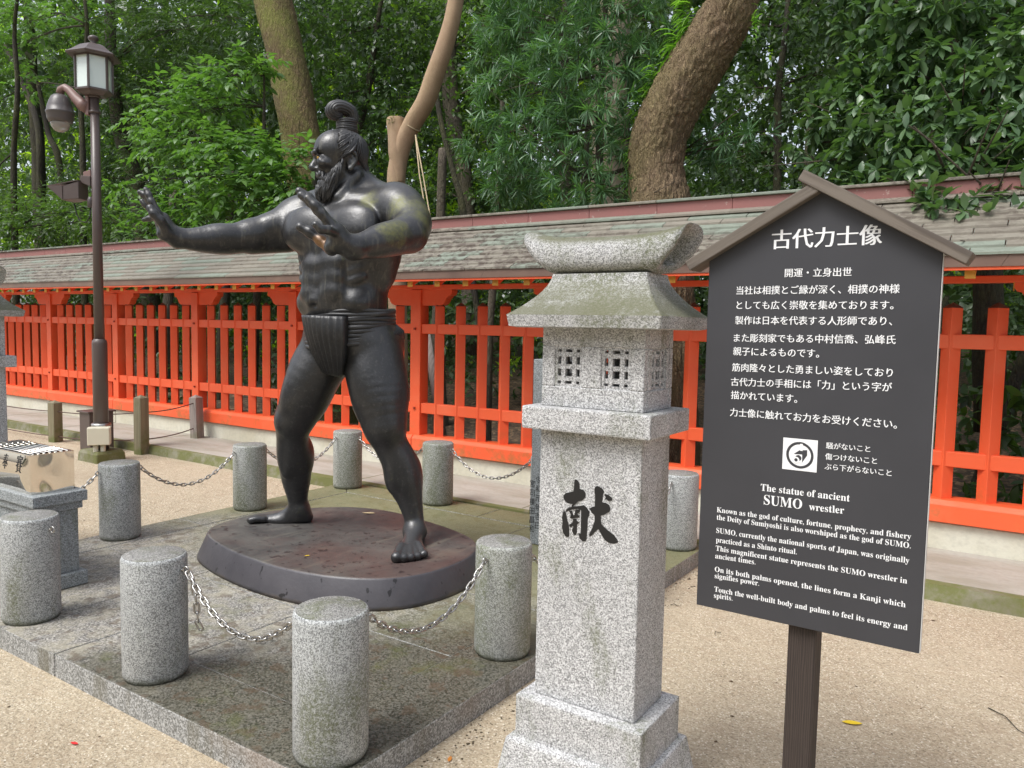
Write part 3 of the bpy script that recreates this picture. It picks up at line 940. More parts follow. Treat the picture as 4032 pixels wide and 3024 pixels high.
# rafters with yellow ends
rf = MB().loft([[(-.0275, 5.372, 1.881), (.0275, 5.372, 1.881), (.0275, 5.372, 1.936), (-.0275, 5.372, 1.936)], [(-.0275, 6.03, 2.29), (.0275, 6.03, 2.29), (.0275, 6.03, 2.345), (-.0275, 6.03, 2.345)]]).mesh()
rf.materials.append(M['red'])
re_ = boxmesh((-.029, 5.365, 1.879), (.029, 5.372, 1.938), .001); re_.materials.append(M['yellow'])
for k in range(-70, 34):
    x = -4.692+.3114*k
    if x > 5.8 or x < RX0: continue
    r1 = fo('rafter', rf, None, (x, 0, 0)); o = bpy.data.objects.new('end_face', re_); link(o, r1)
# ------------------------------------------------------------------ stone lanterns
def rrect(hx, hy, z, n=6, r=.012, cx=0, cy=0):
    pts = []
    for sx, sy, a0 in ((1, 1, 0), (-1, 1, 90), (-1, -1, 180), (1, -1, 270)):
        for k in range(n):
            a = R(a0+90*k/(n-1)); pts.append((cx+sx*(hx-r)+r*math.cos(a), cy+sy*(hy-r)+r*math.sin(a), z))
    return pts
def stone_block(name, secs, mat, parent, bevel=.006):
    """secs: list of (hx, hy, z)"""
    me = MB().loft([[(-hx, -hy, z), (hx, -hy, z), (hx, hy, z), (-hx, hy, z)] for hx, hy, z in secs]).mesh(bevel=bevel, seg=2)
    return ob(name, me, mat, parent)
def lantern(x, y, label, group=None):
    t = thing('stone_lantern', label, 'stone lantern', (x, y, 0), 0, group)
    stone_block('base_block', [(.288, .226, -.05), (.238, .176, .235)], M['granite_light'], t, .008)
    stone_block('pedestal', [(.218, .150, .228), (.218, .150, .371)], M['granite_light'], t)
    stone_block('shaft', [(.1745, .1065, .371), (.1730, .1055, 1.232)], M['granite_light'], t)
    stone_block('collar', [(.2165, .151, 1.232), (.2165, .151, 1.303)], M['granite_light'], t)
    # fire box: walls with lattice windows, hollow inside
    fb = bpy.data.objects.new('fire_box', None); link(fb, t)
    hx, hy, z0, z1 = .1725, .1065, 1.303, 1.548
    wz0, wz1 = 1.366, 1.490
    th = .028
    def wall(lo, hi): ob('wall', boxmesh(lo, hi, .003), M['granite_light'], fb)
    wx = [(-.128, -.033), (.033, .128)]       # two front windows
    wall((-hx, -hy, z0), (hx, -hy+th, wz0)); wall((-hx, -hy, wz1), (hx, -hy+th, z1))
    for a, b in ((-hx, wx[0][0]), (wx[0][1], wx[1][0]), (wx[1][1], hx)): wall((a, -hy, wz0), (b, -hy+th, wz1))
    wall((-hx, hy-th, z0), (hx, hy, wz0)); wall((-hx, hy-th, wz1), (hx, hy, z1))
    for a, b in ((-hx, wx[0][0]), (wx[0][1], wx[1][0]), (wx[1][1], hx)): wall((a, hy-th, wz0), (b, hy, wz1))
    wy = (-.048, .058)
    for s in (1, -1):
        xa, xb = (hx-th, hx) if s > 0 else (-hx, -hx+th)
        wall((xa, -hy+th, z0), (xb, hy-th, wz0)); wall((xa, -hy+th, wz1), (xb, hy-th, z1))
        wall((xa, -hy+th, wz0), (xb, wy[0], wz1)); wall((xa, wy[1], wz0), (xb, hy-th, wz1))
    wall((-.003, -hy+th, z0), (.003, hy-th, z1)) if 0 else None
    def lattice(cx, a, b, axis, off):
        """bars across a window from a to b"""
        w = b-a; bars = MB(); bw = .0145; d0, d1 = off
        # frame rebate and bars: two uprights, three cross bars
        for f in (.30, .70):
            c = a+w*f
            bars.box((c-bw/2, d0, wz0), (c+bw/2, d1, wz1))
        for f in (.20, .5, .80):
            c = wz0+(wz1-wz0)*f
            bars.box((a, d0+.0015, c-bw/2), (b, d1-.0015, c+bw/2))
        for lo, hi in (((a, d0, wz0), (a+.009, d1, wz1)), ((b-.009, d0, wz0), (b, d1, wz1)), ((a+.009, d0, wz0), (b-.009, d1, wz0+.009)), ((a+.009, d0, wz1-.009), (b-.009, d1, wz1))):
            bars.box(lo, hi)
        me = bars.mesh()
        if axis == 'y':
            for v in me.vertices: v.co = (v.co.y, v.co.x, v.co.z)
            me.flip_normals()
        ob('lattice', me, M['granite_light'], fb)
    for a, b in wx:
        lattice(0, a, b, 'x', (-hy+.006, -hy+.020)); lattice(0, a, b, 'x', (hy-.020, hy-.006))
    lattice(0, wy[0], wy[1], 'y', (hx-.020, hx-.006)); lattice(0, wy[0], wy[1], 'y', (-hx+.006, -hx+.020))
    # roof with concave slopes
    secs = [(.232, .168, 1.5455), (.250, .1865, 1.549), (.256, .192, 1.584)]
    for k in range(1, 11):
        u = k/10
        f = (1-u)**1.7
        secs.append((.160+(.256-.160)*f, .080+(.192-.080)*f, 1.584+(1.712-1.584)*u))
    me = MB().loft([rrect(hx_, hy_, z, 3, .006) for hx_, hy_, z in secs]).mesh()
    ob('roof', me, M['granite_cap'], t, False)
    # scroll-shaped cap with hollowed ends
    def sec(f):
        """f from -1 (left end) to 1 (right end) : loop of the tilted oval end face"""
        s_ = 1 if f > 0 else -1; u = abs(f)
        xb = s_*.168*u; xt = s_*(.268*u**1.0)
        zt = 1.826+.028*u**3; zb = 1.712
        L = []
        for k in range(24):
            a = 2*math.pi*k/24
            cy = math.cos(a); sz = math.sin(a)
            yy = .088*math.copysign(abs(cy)**.65, cy)
            v = .5+.5*math.copysign(abs(sz)**.65, sz)
            x_ = xb+(xt-xb)*(1-(1-v)**1.7)
            bow = .006*math.sin(math.pi*v)*s_*u
            L.append((x_+bow, yy, zb+(zt-zb)*v))
        return L
    loops = [sec(f) for f in np.linspace(-1, 1, 17)]
    def ins(L, k, dx):
        c = np.mean(np.array(L), 0)
        return [tuple(c+(np.array(p)-c)*k+np.array([dx, 0, 0])) for p in L]
    loops = [ins(loops[0], .60, .045), ins(loops[0], .66, .004), ins(loops[0], .97, -.0)]+loops+[ins(loops[-1], .97, 0), ins(loops[-1], .66, -.004), ins(loops[-1], .60, -.045)]
    ob('cap_scroll', MB().loft(loops).mesh(), M['granite_cap'], t, True)
    return t
YC = 2.1867
L1 = lantern(-1.0996, YC, 'tall grey granite lantern with curled cap and a black carved character on its shaft', 'granite lanterns flanking the statue')
L2 = copy_tree(L1); L2.location = (-5.485, YC, 0)
L2['label'] = 'granite lantern at the left edge of the photo behind the steel offering box'
# carved character, traced as brush strokes on the front face of the shaft
STK = [
 [(275,85),(300,100),(322,140),(326,205),(372,220),(398,260),(396,310),(360,350),(300,365),(262,405),(238,428),(220,425),(240,395),(170,380),(135,345),(122,300),(150,258),(250,238),(258,150),(264,95)],
 [(165,462),(190,440),(235,428),(340,418),(375,408),(415,440),(447,490),(440,545),(428,560),(412,830),(400,858),(365,862),(330,830),(312,760),(340,765),(345,470),(300,455),(235,462),(160,490),(150,480)],
 [(125,478),(152,500),(165,560),(192,680),(196,790),(185,808),(150,800),(118,750),(106,680),(112,620),(106,560)],
 [(192,480),(232,480),(248,540),(205,560),(218,530)],
 [(330,465),(330,490),(295,520),(325,548),(320,562),(220,578),(204,565),(220,545),(262,532),(275,465)],
 [(246,580),(288,578),(290,605),(326,628),(292,650),(290,755),(275,782),(250,775),(228,720),(246,690),(245,670),(205,685),(195,655),(240,625)],
 [(520,180),(548,168),(600,195),(630,235),(615,290),(606,375),(650,380),(690,405),(710,450),(700,490),(640,525),(590,540),(590,600),(600,650),(660,710),(750,780),(800,845),(805,875),(760,890),(690,880),(640,845),(600,780),(560,705),(520,740),(480,785),(445,802),(448,770),(490,680),(515,600),(512,535),(475,500),(450,455),(480,432),(515,425),(520,300),(510,215)],
 [(640,268),(690,285),(735,325),(728,350),(690,358),(660,335),(640,330),(655,310),(638,290)]]
car = MB()
for st in STK:
    q = [on_y(2180+a/3.175, 1860+b/3.175, YC-.1064) for a, b in st]
    q = [(p[0]-L1.location.x, p[2]) for p in q]
    yb = -.1064
    car.loft([[(x, yb-.0012, z) for x, z in q], [(x, yb+.002, z) for x, z in q]])
me = car.mesh()
bm = bmesh.new(); bm.from_mesh(me); bmesh.ops.triangulate(bm, faces=bm.faces, ngon_method='EAR_CLIP'); bm.to_mesh(me); bm.free()
o = ob('carved_character', me, M['black'], L1)

# ------------------------------------------------------------------ inscribed donor stone
t = thing('donor_stone', 'slim upright granite stone with small vertical inscription, half hidden by the lantern', 'stone pillar', (-2.49, 4.40, PT))
ob('slab', boxmesh((-.23, -.06, 0), (.23, .06, 1.232), .006, 2), M['granite_blue'], t)
def text_mesh(s, size=1.0, offset=0.0):
    c = bpy.data.curves.new('lettering', 'FONT'); c.body = s; c.size = size; c.offset = offset; c.resolution_u = 2
    o = bpy.data.objects.new('lettering', c); COL.objects.link(o)
    bpy.context.view_layer.update()
    me = bpy.data.meshes.new_from_object(o.evaluated_get(bpy.context.evaluated_depsgraph_get()))
    bpy.data.objects.remove(o); bpy.data.curves.remove(c)
    V = np.zeros(len(me.vertices)*3, np.float32); me.vertices.foreach_get('co', V); V = V.reshape(-1, 3)
    return me, V
def put_text(name, s, mat, parent, fn, size=1.0, offset=0.0, bold=0.0):
    """fn maps normalised (u 0..1 along, v in em units above the baseline) to local coordinates"""
    me, V = text_mesh(s, size, offset)
    x0, x1 = V[:, 0].min(), V[:, 0].max()
    me.free_normals_split() if hasattr(me, 'free_normals_split') else None
    Vs = []; shifts = (0.0,) if bold == 0 else (-bold, 0.0, bold)
    polys = [list(p.vertices) for p in me.polygons]
    allV = []; allF = []
    for k, sh in enumerate(shifts):
        n0 = len(allV)
        for v in V:
            allV.append(fn((v[0]+sh-x0)/(x1-x0), v[1], (x1-x0), k))
        allF += [[i+n0 for i in p] for p in polys]
    m2 = bpy.data.meshes.new(name); m2.from_pydata(allV, [], allF)
    return ob(name, m2, mat, parent)
for col, (xc, chars) in enumerate([(2097, '宮司横田昌和'), (2120, '令和元年吉日')]):
    for k, chh in enumerate(chars):
        py = (1905+k*35.5) if col == 0 else 1890+k*36
        p = on_y(xc-.02*k*35, py, 4.34)
        h = .052
        put_text('inscription', chh, M['black'], t, lambda u, v, w, kk, p=p, h=h: (p[0]-(-2.49)+(u-.5)*h*.75, -.0612, p[2]-PT+(v-.35)*h), bold=.0)

# ------------------------------------------------------------------ sign board
SX, SY = -.482, 2.15
t = thing('sign_board', 'charcoal gabled notice board with white Japanese and English text on a dark post', 'sign', (SX, SY, 0))
bz0, bz1, bap = .751, 1.752, 1.922
xl, xr = -.771-SX, -.1925-SX
prof = [(xl, bz0), (xr, bz0), (xr, bz1), (-.003, bap), (xl, bz1)]
me = MB().loft([[(x, 0, z) for x, z in prof], [(x, .022, z) for x, z in prof]]).mesh(bevel=.0015)
ob('panel', me, M['board'], t)
me = MB().loft([[(xr+.0005, .001, bz0+.003), (xr+.0022, .001, bz0+.003), (xr+.0022, .021, bz0+.003), (xr+.0005, .021, bz0+.003)], [(xr+.0005, .001, bz1-.004), (xr+.0022, .001, bz1-.004), (xr+.0022, .021, bz1-.004), (xr+.0005, .021, bz1-.004)]]).mesh()
ob('edge_strip', me, M['edge_white'], t)
ob('post', boxmesh((-.037, .024, -.1), (.037, .100, 1.70), .004), M['wood_post'], t, loc=(.003, 0, 0))
# roof battens, the right one running over the left at the top
def batten(p0, p1, w, y0, y1, name):
    d = np.array(p1)-np.array(p0); L = np.linalg.norm(d); a = math.atan2(d[1], d[0])
    o = ob(name, boxmesh((0, y0, 0), (L, y1, w), .003, 2), M['wood_grey'], t, loc=(p0[0], 0, p0[1]))
    o.rotation_euler = (0, -a, 0)
    return o
sq = lambda x, y, Y=SY-.02: (on_y(x, y, Y)[0]-SX, on_y(x, y, Y)[2])
s15 = lambda x, y: (2650+x/1.508, 650+y/1.508)
a_ = sq(*s15(105, 628)); b_ = sq(*s15(872, 158))
batten(a_, b_, .030, -.03, .055, 'roof_batten')
a_ = sq(*s15(1742, 590)); b_ = sq(*s15(746, 92))
d = np.array(b_)-np.array(a_); L = np.linalg.norm(d); ang = math.atan2(d[1], d[0])
o = ob('roof_batten', boxmesh((0, -.034, -.030), (L, .058, .0), .003, 2), M['wood_grey'], t, loc=(a_[0], 0, a_[1])); o.rotation_euler = (0, -ang, 0)
J = [
 ('古代力士像', 590, 445, 1240, 412, 'A'), ('開運・立身出世', 665, 641, 1062, 634, 'A'), ('当社は相撲とご縁が深く、相撲の神様', 378, 745, 1346, 734, 'A'),
 ('としても広く崇敬を集めております。', 378, 832, 1310, 831, 'A'), ('製作は日本を代表する人形師であり、', 370, 922, 1302, 926, 'A'),
 ('また彫刻家でもある中村信喬、弘峰氏', 362, 1026, 1322, 1037, 'A'), ('親子によるものです。', 358, 1105, 868, 1119, 'A'),
 ('筋肉隆々とした勇ましい姿をしており', 352, 1200, 1305, 1233, 'A'), ('古代力士の手相には「力」という字が', 345, 1286, 1300, 1320, 'A'),
 ('描かれています。', 345, 1364, 738, 1388, 'A'), ('力士像に触れてお力をお受けください。', 340, 1466, 1330, 1540, 'A'),
 ('騒がないこと', 918, 172, 1206, 196, 'B'), ('傷つけないこと', 912, 243, 1250, 274, 'B'), ('ぶら下がらないこと', 908, 308, 1345, 353, 'B')]
def board_pt(x, y, reg):
    px, py = (2650+x/1.508, 650+y/1.508) if reg == 'A' else (2700+x/1.659, 1650+y/1.659)
    q = on_y(px, py, SY); return np.array([q[0]-SX, q[2]])
for s, xa, ya, xb, yb, reg in J:
    a = board_pt(xa, ya, reg); b = board_pt(xb, yb, reg); n = len(s.rstrip('。、'))+(.35 if s[-1] in '。、' else 0)
    em = np.linalg.norm(b-a)/n; d = (b-a)/np.linalg.norm(b-a); up = np.array([-d[1], d[0]])
    def fn(u, v, w, k, a=a, b=b, up=up, em=em):
        q = a+(b-a)*u+up*(v-.37)*em*1.04
        return (q[0], -.0008-.0002*k, q[1])
    big = s.startswith('古代力士像')
    put_text('lettering', s, M['white'], t, fn, offset=0 if not big else -.004, bold=.016 if not big else .027)
def mb_(s):
    r = ''
    for c in s:
        if 'A' <= c <= 'Z': r += chr(0x1D400+ord(c)-65)
        elif 'a' <= c <= 'z': r += chr(0x1D41A+ord(c)-97)
        else: r += c
    return r
EN = [
 ('The statue of ancient', 490, 466, 1072, 539, .0), ('SUMO', 510, 556, 760, 588, 0), ('wrestler', 806, 594, 1035, 619, 0),
 ('Known as the god of culture, fortune, prophecy, and fishery', 203, 607, 1472, 786, 0), ('the Deity of Sumiyoshi is also worshiped as the god of SUMO.', 203, 656, 1470, 845, 0),
 ('SUMO, currently the national sports of Japan, was originally', 200, 742, 1460, 942, 0), ('practiced as a Shinto ritual.', 198, 803, 726, 884, 0),
 ('This magnificent statue represents the SUMO wrestler in', 197, 858, 1446, 1075, 0), ('ancient times.', 193, 908, 456, 950, 0),
 ('On its both palms opened, the lines form a Kanji which', 190, 995, 1436, 1230, 0), ('signifies power.', 190, 1038, 480, 1089, 0),
 ('Touch the well-built body and palms to feel its energy and', 187, 1125, 1448, 1380, 0), ('spirits.', 185, 1167, 306, 1186, 0)]
for s, xa, ya, xb, yb, _ in EN:
    a = board_pt(xa, ya, 'B'); b = board_pt(xb, yb, 'B'); d = (b-a)/np.linalg.norm(b-a); up = np.array([-d[1], d[0]])
    cap = {'SUMO': 62, 'The statue of ancient': 44, 'wrestler': 46}.get(s, 33)
    cm = np.linalg.norm(board_pt(xa, ya-cap, 'B')-a)
    def fn(u, v, w, k, a=a, b=b, up=up, cm=cm):
        q = a+(b-a)*u+up*v/.68*cm
        return (q[0], -.0008-.0002*k, q[1])
    put_text('lettering', mb_(s), M['white'], t, fn, offset=.001)
# pictogram: camera in a ring, on a white square
icq = lambda x, y: board_pt((3060+x/5.289-2700)*1.659, (1700+y/5.289-1650)*1.659, 'B')
def flatpoly(name, pts, y, mat):
    m_ = bpy.data.meshes.new(name); m_.from_pydata([(p[0], y, p[1]) for p in pts], [], [tuple(range(len(pts)))]); return ob(name, m_, mat, t)
flatpoly('pictogram_ground', [icq(*p) for p in ((133, 117), (852, 182), (822, 850), (105, 770))], -.0010, M['white'])
def C2(cx, cy, r, n=32): return [icq(cx+r*math.cos(2*math.pi*k/n)*.98, cy+r*math.sin(2*math.pi*k/n)*.95+r*math.cos(2*math.pi*k/n)*.09) for k in range(n)]
def annulus(name, cx, cy, r0, r1, y, mat, n=32):
    A, B = C2(cx, cy, r0, n), C2(cx, cy, r1, n)
    V = [(p[0], y, p[1]) for p in A+B]; F = [(i, (i+1) % n, n+(i+1) % n, n+i) for i in range(n)]
    m_ = bpy.data.meshes.new(name); m_.from_pydata(V, [], F); return ob(name, m_, mat, t)
annulus('pictogram_ring', 476, 488, 236, 292, -.0014, M['board'])
flatpoly('pictogram_camera', [icq(*p) for p in ((345, 462), (470, 382), (628, 382), (628, 490), (522, 640), (500, 470))], -.0014, M['board'])
flatpoly('pictogram_strap', [icq(*p) for p in ((484, 250), (540, 252), (534, 400), (480, 392))], -.0018, M['white'])
flatpoly('pictogram_face', [icq(*p) for p in ((350, 466), (525, 475), (520, 645), (345, 635))], -.0018, M['white'])
annulus('pictogram_barrel', 445, 545, 0.1, 66, -.0020, M['board'])
annulus('pictogram_lens', 398, 585, .1, 70, -.0022, M['white']); annulus('pictogram_hole', 398, 583, .1, 36, -.0024, M['board'])

# ------------------------------------------------------------------ offering box on its stone stand
t = thing('stone_stand', 'grey granite pedestal table carrying the steel offering box', 'stand', (-4.6, 2.066, PT))
stone_block('foot', [(.375, .138, 0), (.375, .138, .075)], M['granite_blue'], t)
stone_block('column', [(.345, .108, .075), (.345, .108, .42)], M['granite_blue'], t)
stone_block('moulding', [(.362, .125, .42), (.362, .125, .462)], M['granite_blue'], t)
stone_block('table_top', [(.385, .140, .462), (.385, .140, .520)], M['granite_blue'], t)
t = thing('offering_box', 'mirror-polished steel offering box with slatted top and two black characters', 'box', (-4.595, 2.066, PT+.5205))
bx, by, bz = .30, .112, .205
mb = MB().box((-bx, -by, 0), (bx, -by+.004, bz)).box((-bx, by-.004, 0), (bx, by, bz)).box((-bx, -by+.004, 0), (-bx+.004, by-.004, bz)).box((bx-.004, -by+.004, 0), (bx, by-.004, bz)).box((-bx, -by, -.0), (bx, by, .004))
mb = MB()
n_ = 20
def bulge(v, u=.5): return .016*math.sin(math.pi*max(0, min(1, v)))*min(1, (10*u)**.5 if u > 0 else 0, (10*(1-u))**.5 if u < 1 else 0)
def warped(side):
    V = []; F = []
    for j in range(n_+1):
        for i in range(n_+1):
            u, v = i/n_, j/n_
            w = .0045*math.sin(math.pi*u)*math.sin(math.pi*v)+.002*math.sin(2*math.pi*u)*math.sin(math.pi*v)
            if side == 'f': V.append((-bx+2*bx*u, -by-bulge(v, u), bz*v))
            else: V.append((bx-w*.8, -by+2*by*u, bz*v))
    for j in range(n_):
        for i in range(n_):
            a = j*(n_+1)+i; F.append((a, a+1, a+n_+2, a+n_+1))
    return V, F
for side, nm in (('f', 'front_panel'), ('r', 'side_panel')):
    V, F = warped(side); m_ = bpy.data.meshes.new(nm); m_.from_pydata(V, [], F); ob(nm, m_, M['steel'], t, True)
ob('side_panel', boxmesh((-bx, -by+.004, 0), (-bx+.004, by-.004, bz), 0), M['steel'], t)
ob('back_panel', boxmesh((-bx, by-.004, 0), (bx, by, bz), 0), M['steel'], t)
ob('floor', boxmesh((-bx+.005, -by+.005, 0.001), (bx-.005, by-.005, .006), 0), M['black'], t)
for lo, hi in (((-bx, -by-.001, bz-.002), (bx+.001, -by+.012, bz+.003)), ((-bx, by-.012, bz-.002), (bx+.001, by+.001, bz+.003)), ((bx-.012, -by+.012, bz-.002), (bx+.001, by-.012, bz+.003)), ((-bx, -by+.012, bz-.002), (-bx+.012, by-.012, bz+.003))):
    ob('rim', boxmesh(lo, hi, .0008), M['steel'], t)
sl = MB().tube([(-bx+.03, 0, 0), (bx-.015, 0, 0)], .0055, 8).mesh(); sl.materials.append(M['steel'])
for k in range(7):
    o = ob('slat', sl, None, t, True, loc=(0, -by+.026+k*(2*by-.05)/6, bz+.003))
    c_ = ob('slat_cap', MB().lathe([(.0001, -.009), (.007, -.008), (.008, 0), (.005, .006), (.0001, .008)], 8).mesh(), M['steel'], t, True, loc=(-bx+.16, -by+.026+k*(2*by-.05)/6, bz+.006))
for chh, px, py, hh in (('賽', 84, 1827, .098), ('奉', 30, 1815, .086)):
    p = on_y(px, py, 2.066-by)
    for sgn in (1,):
        put_text('lettering', chh, M['black'], t, lambda u, v, w, kk, p=p, hh=hh: (p[0]+4.595+(u-.5)*hh*.62, -by-bulge((p[2]-(PT+.5205)+(v-.37)*hh)/bz, .5+(p[0]+4.595+(u-.5)*hh*.62)/(2*bx))-.0012-.0002*kk, p[2]-(PT+.5205)+(v-.37)*hh), bold=.02)

# ------------------------------------------------------------------ lamp post with camera and floodlight
LX, LY = -8.38, 4.546
t = thing('lamp_post', 'tall brown lamp post with a six-sided lantern head and frosted panes', 'lamp post', (LX, LY, 0))
ob('footing', MB().loft([rrect(.20, .17, -.05, 3, .02), rrect(.19, .16, .09, 3, .02), rrect(.17, .14, .12, 3, .02)]).mesh(), M['moss_kerb'], t)
ob('lower_pole', MB().lathe([(.076, .1), (.076, 1.27), (.072, 1.30), (.056, 1.315), (.054, 1.32)], 28).mesh(), M['pole'], t, True)
ob('upper_pole', MB().lathe([(.051, 1.31), (.044, 3.90)], 28).mesh(), M['pole'], t, True)
ob('collar', MB().lathe([(.10, .36), (.10, .40), (.084, .41)], 20).mesh(), M['chain'], t, True)
hd = bpy.data.objects.new('lantern_head', None); link(hd, t); hd.location = (0, 0, 3.90); hd.scale = (.86, .86, .90)
rot0 = R(14)
def hexa(r, z, n=6): return [(r*math.cos(rot0+2*math.pi*k/n), r*math.sin(rot0+2*math.pi*k/n), z) for k in range(n)]
ob('lamp_base', MB().loft([hexa(.13, -.03), hexa(.175, 0.0), hexa(.215, .015), hexa(.215, .035)]).mesh(), M['pole'], hd)
ob('top_ring', MB().loft([hexa(.222, .395), hexa(.222, .42)]).mesh(), M['pole'], hd)
for k in range(6):
    a = rot0+2*math.pi*k/6; r0, r1 = .198, .214
    p0 = (.206*math.cos(a), .206*math.sin(a)); p1 = (.215*math.cos(a), .215*math.sin(a))
    ob('frame', boxmesh((-.012, -.012, 0), (.012, .012, .37), .002), M['pole'], hd, loc=(p0[0], p0[1], .03), rot=(0, 0, a))
    a2 = rot0+2*math.pi*(k+1)/6; q = (.198*math.cos(a), .198*math.sin(a)); q2 = (.198*math.cos(a2), .198*math.sin(a2))
    me = MB().loft([[(q[0], q[1], .035), (q2[0], q2[1], .035), (q2[0]*.98, q2[1]*.98, .035), (q[0]*.98, q[1]*.98, .035)], [(q[0], q[1], .395), (q2[0], q2[1], .395), (q2[0]*.98, q2[1]*.98, .395), (q[0]*.98, q[1]*.98, .395)]]).mesh()
    ob('pane', me, M['frost'], hd)
rl = [hexa(.30, .405), hexa(.312, .425), hexa(.305, .432), hexa(.25, .462), hexa(.20, .50), hexa(.15, .535), hexa(.10, .555), hexa(.05, .565)]
rl = [[(x*1.0, y*1.0, z+(.018 if i < 3 else 0)*0) for x, y, z in l] for i, l in enumerate(rl)]
ob('lamp_roof', MB().loft(rl).mesh(), M['pole'], hd)
ob('finial', MB().lathe([(.035, .56), (.04, .575), (.028, .585), (.055, .61), (.062, .635), (.050, .65), (.02, .665), (.0001, .67)], 20).mesh(), M['pole'], hd, True)
# dome camera on its arm
T2S = .84
t2 = thing('dome_camera', 'brown dome security camera hanging from a curved arm below the lamp', 'security camera', (LX, LY, 3.81))
yv = np.array([-.90, -.43])  # arm direction, to the left of the photo
def ar(u, z, s=0.0): return (yv[0]*u-yv[1]*s, yv[1]*u+yv[0]*s, z)
ob('bracket', MB().loft([[ar(.055, -.16, -.05), ar(.10, -.16, -.05), ar(.10, -.16, .05), ar(.055, -.16, .05)], [ar(.055, .10, -.05), ar(.10, .10, -.05), ar(.10, .10, .05), ar(.055, .10, .05)]]).mesh(bevel=.006), M['pole_pink'], t2)
for z in (-.12, .07):
    ob('clamp', MB().lathe([(.058, z-.015), (.068, z-.013), (.068, z+.013), (.058, z+.015)], 20).mesh(), M['pole'], t2, True)
ob('arm', MB().tube([ar(.09, -.06), ar(.17, -.02), ar(.26, .06), ar(.34, .15), ar(.41, .195), ar(.46, .175), ar(.475, .12)], [.085, .078, .062, .05, .046, .046, .05], 16).mesh(), M['pole_pink'], t2, True)
c = ar(.48, 0)
hp = [(.05, .11), (.075, .10), (.10, .08), (.125, .03), (.148, -.04), (.158, -.10), (.166, -.105), (.166, -.125), (.160, -.13), (.155, -.19), (.135, -.235), (.12, -.24)]
ob('housing', MB().lathe([(r, z) for r, z in hp], 28, cx=c[0], cy=c[1]).mesh(), M['cam_grey'], t2, True)
ob('dome', MB().lathe([(.116, -.235), (.114, -.26), (.10, -.30), (.075, -.335), (.04, -.355), (.001, -.36)], 24, cx=c[0], cy=c[1]).mesh(), M['dome'], t2, True)
t2.scale = (T2S,)*3
# floodlight with visor
t3 = thing('floodlight', 'small brown visored floodlight bracketed to the left of the lamp post', 'floodlight', (LX, LY, 2.96))
ob('bracket', MB().loft([[ar(.055, -.03, -.05), ar(.055, .10, -.05), ar(.055, .10, .05), ar(.055, -.03, .05)], [ar(.20, .02, -.05), ar(.19, .11, -.05), ar(.19, .11, .05), ar(.20, .02, .05)]]).mesh(bevel=.004), M['pole'], t3)
ob('mount_plate', MB().loft([[ar(.06, .10, -.055), ar(.06, .19, -.055), ar(.06, .19, .03), ar(.06, .10, .03)], [ar(.17, .08, -.055), ar(.17, .16, -.055), ar(.17, .16, .03), ar(.17, .08, .03)]]).mesh(bevel=.004), M['pole_pink'], t3)
ob('housing', MB().loft([[ar(.19, -.20, -.10), ar(.19, .03, -.10), ar(.19, .03, .10), ar(.19, -.20, .10)], [ar(.42, -.22, -.13), ar(.45, -.05, -.13), ar(.45, -.05, .13), ar(.42, -.22, .13)]]).mesh(bevel=.005), M['pole'], t3)
ob('visor', MB().loft([[ar(.19, .035, -.11), ar(.19, .045, -.11), ar(.19, .045, .11), ar(.19, .035, .11)], [ar(.60, -.045, -.16), ar(.60, -.035, -.16), ar(.60, -.035, .16), ar(.60, -.045, .16)]]).mesh(), M['pole'], t3)
for s_ in (-1, 1):
    ob('visor_side', MB().loft([[ar(.40, -.22, .135*s_), ar(.40, -.03, .135*s_), ar(.40, -.03, .13*s_), ar(.40, -.22, .13*s_)], [ar(.59, -.055, .158*s_), ar(.59, -.040, .158*s_), ar(.59, -.040, .153*s_), ar(.59, -.055, .153*s_)]]).mesh(), M['pole'], t3)
ob('lamp_glass', MB().loft([[ar(.435, -.20, -.09), ar(.455, -.08, -.09), ar(.455, -.08, .09), ar(.435, -.20, .09)], [ar(.440, -.20, -.09), ar(.460, -.08, -.09), ar(.460, -.08, .09), ar(.440, -.20, .09)]]).mesh(), M['lamp_inner'], t3)
ob('junction', MB().lathe([(.04, -.30), (.04, -.20), (.03, -.17), (.001, -.16)], 14, cx=ar(.09, 0)[0], cy=ar(.09, 0)[1]).mesh(), M['cam_grey'], t3, True)
ob('cable', MB().tube([ar(.09, -.30), ar(.10, -.42), ar(.16, -.50), ar(.25, -.48), ar(.30, -.38), ar(.33, -.25)], .009, 6).mesh(), M['cable'], t3, True)
t3.scale = (.8,)*3
# boxes at the foot of the pole
t4 = thing('junction_box', 'cream electrical junction box with two conduits strapped to the lamp post foot', 'junction box', (LX, LY, .28))
rv = np.array([.80, -.60])
def br2(u, z, s=0.0): return (rv[0]*u-rv[1]*s, rv[1]*u+rv[0]*s, z)
ob('case', MB().loft([[br2(.09, -.09, -.11), br2(.09, .10, -.11), br2(.09, .10, .11), br2(.09, -.09, .11)], [br2(.19, -.09, -.11), br2(.19, .10, -.11), br2(.19, .10, .11), br2(.19, -.09, .11)]]).mesh(bevel=.008, seg=2), M['cream'], t4, False)
ob('lid', MB().loft([[br2(.192, -.085, -.105), br2(.192, .095, -.105), br2(.192, .095, .105), br2(.192, -.085, .105)], [br2(.205, -.085, -.105), br2(.205, .095, -.105), br2(.205, .095, .105), br2(.205, -.085, .105)]]).mesh(bevel=.006, seg=2), M['cream'], t4)
for s_ in (-.035, .035):
    ob('conduit', MB().tube([br2(.14, -.09, s_), br2(.15, -.16, s_), br2(.17, -.30, s_+.01)], .026, 10).mesh(), M['cream'], t4, True)
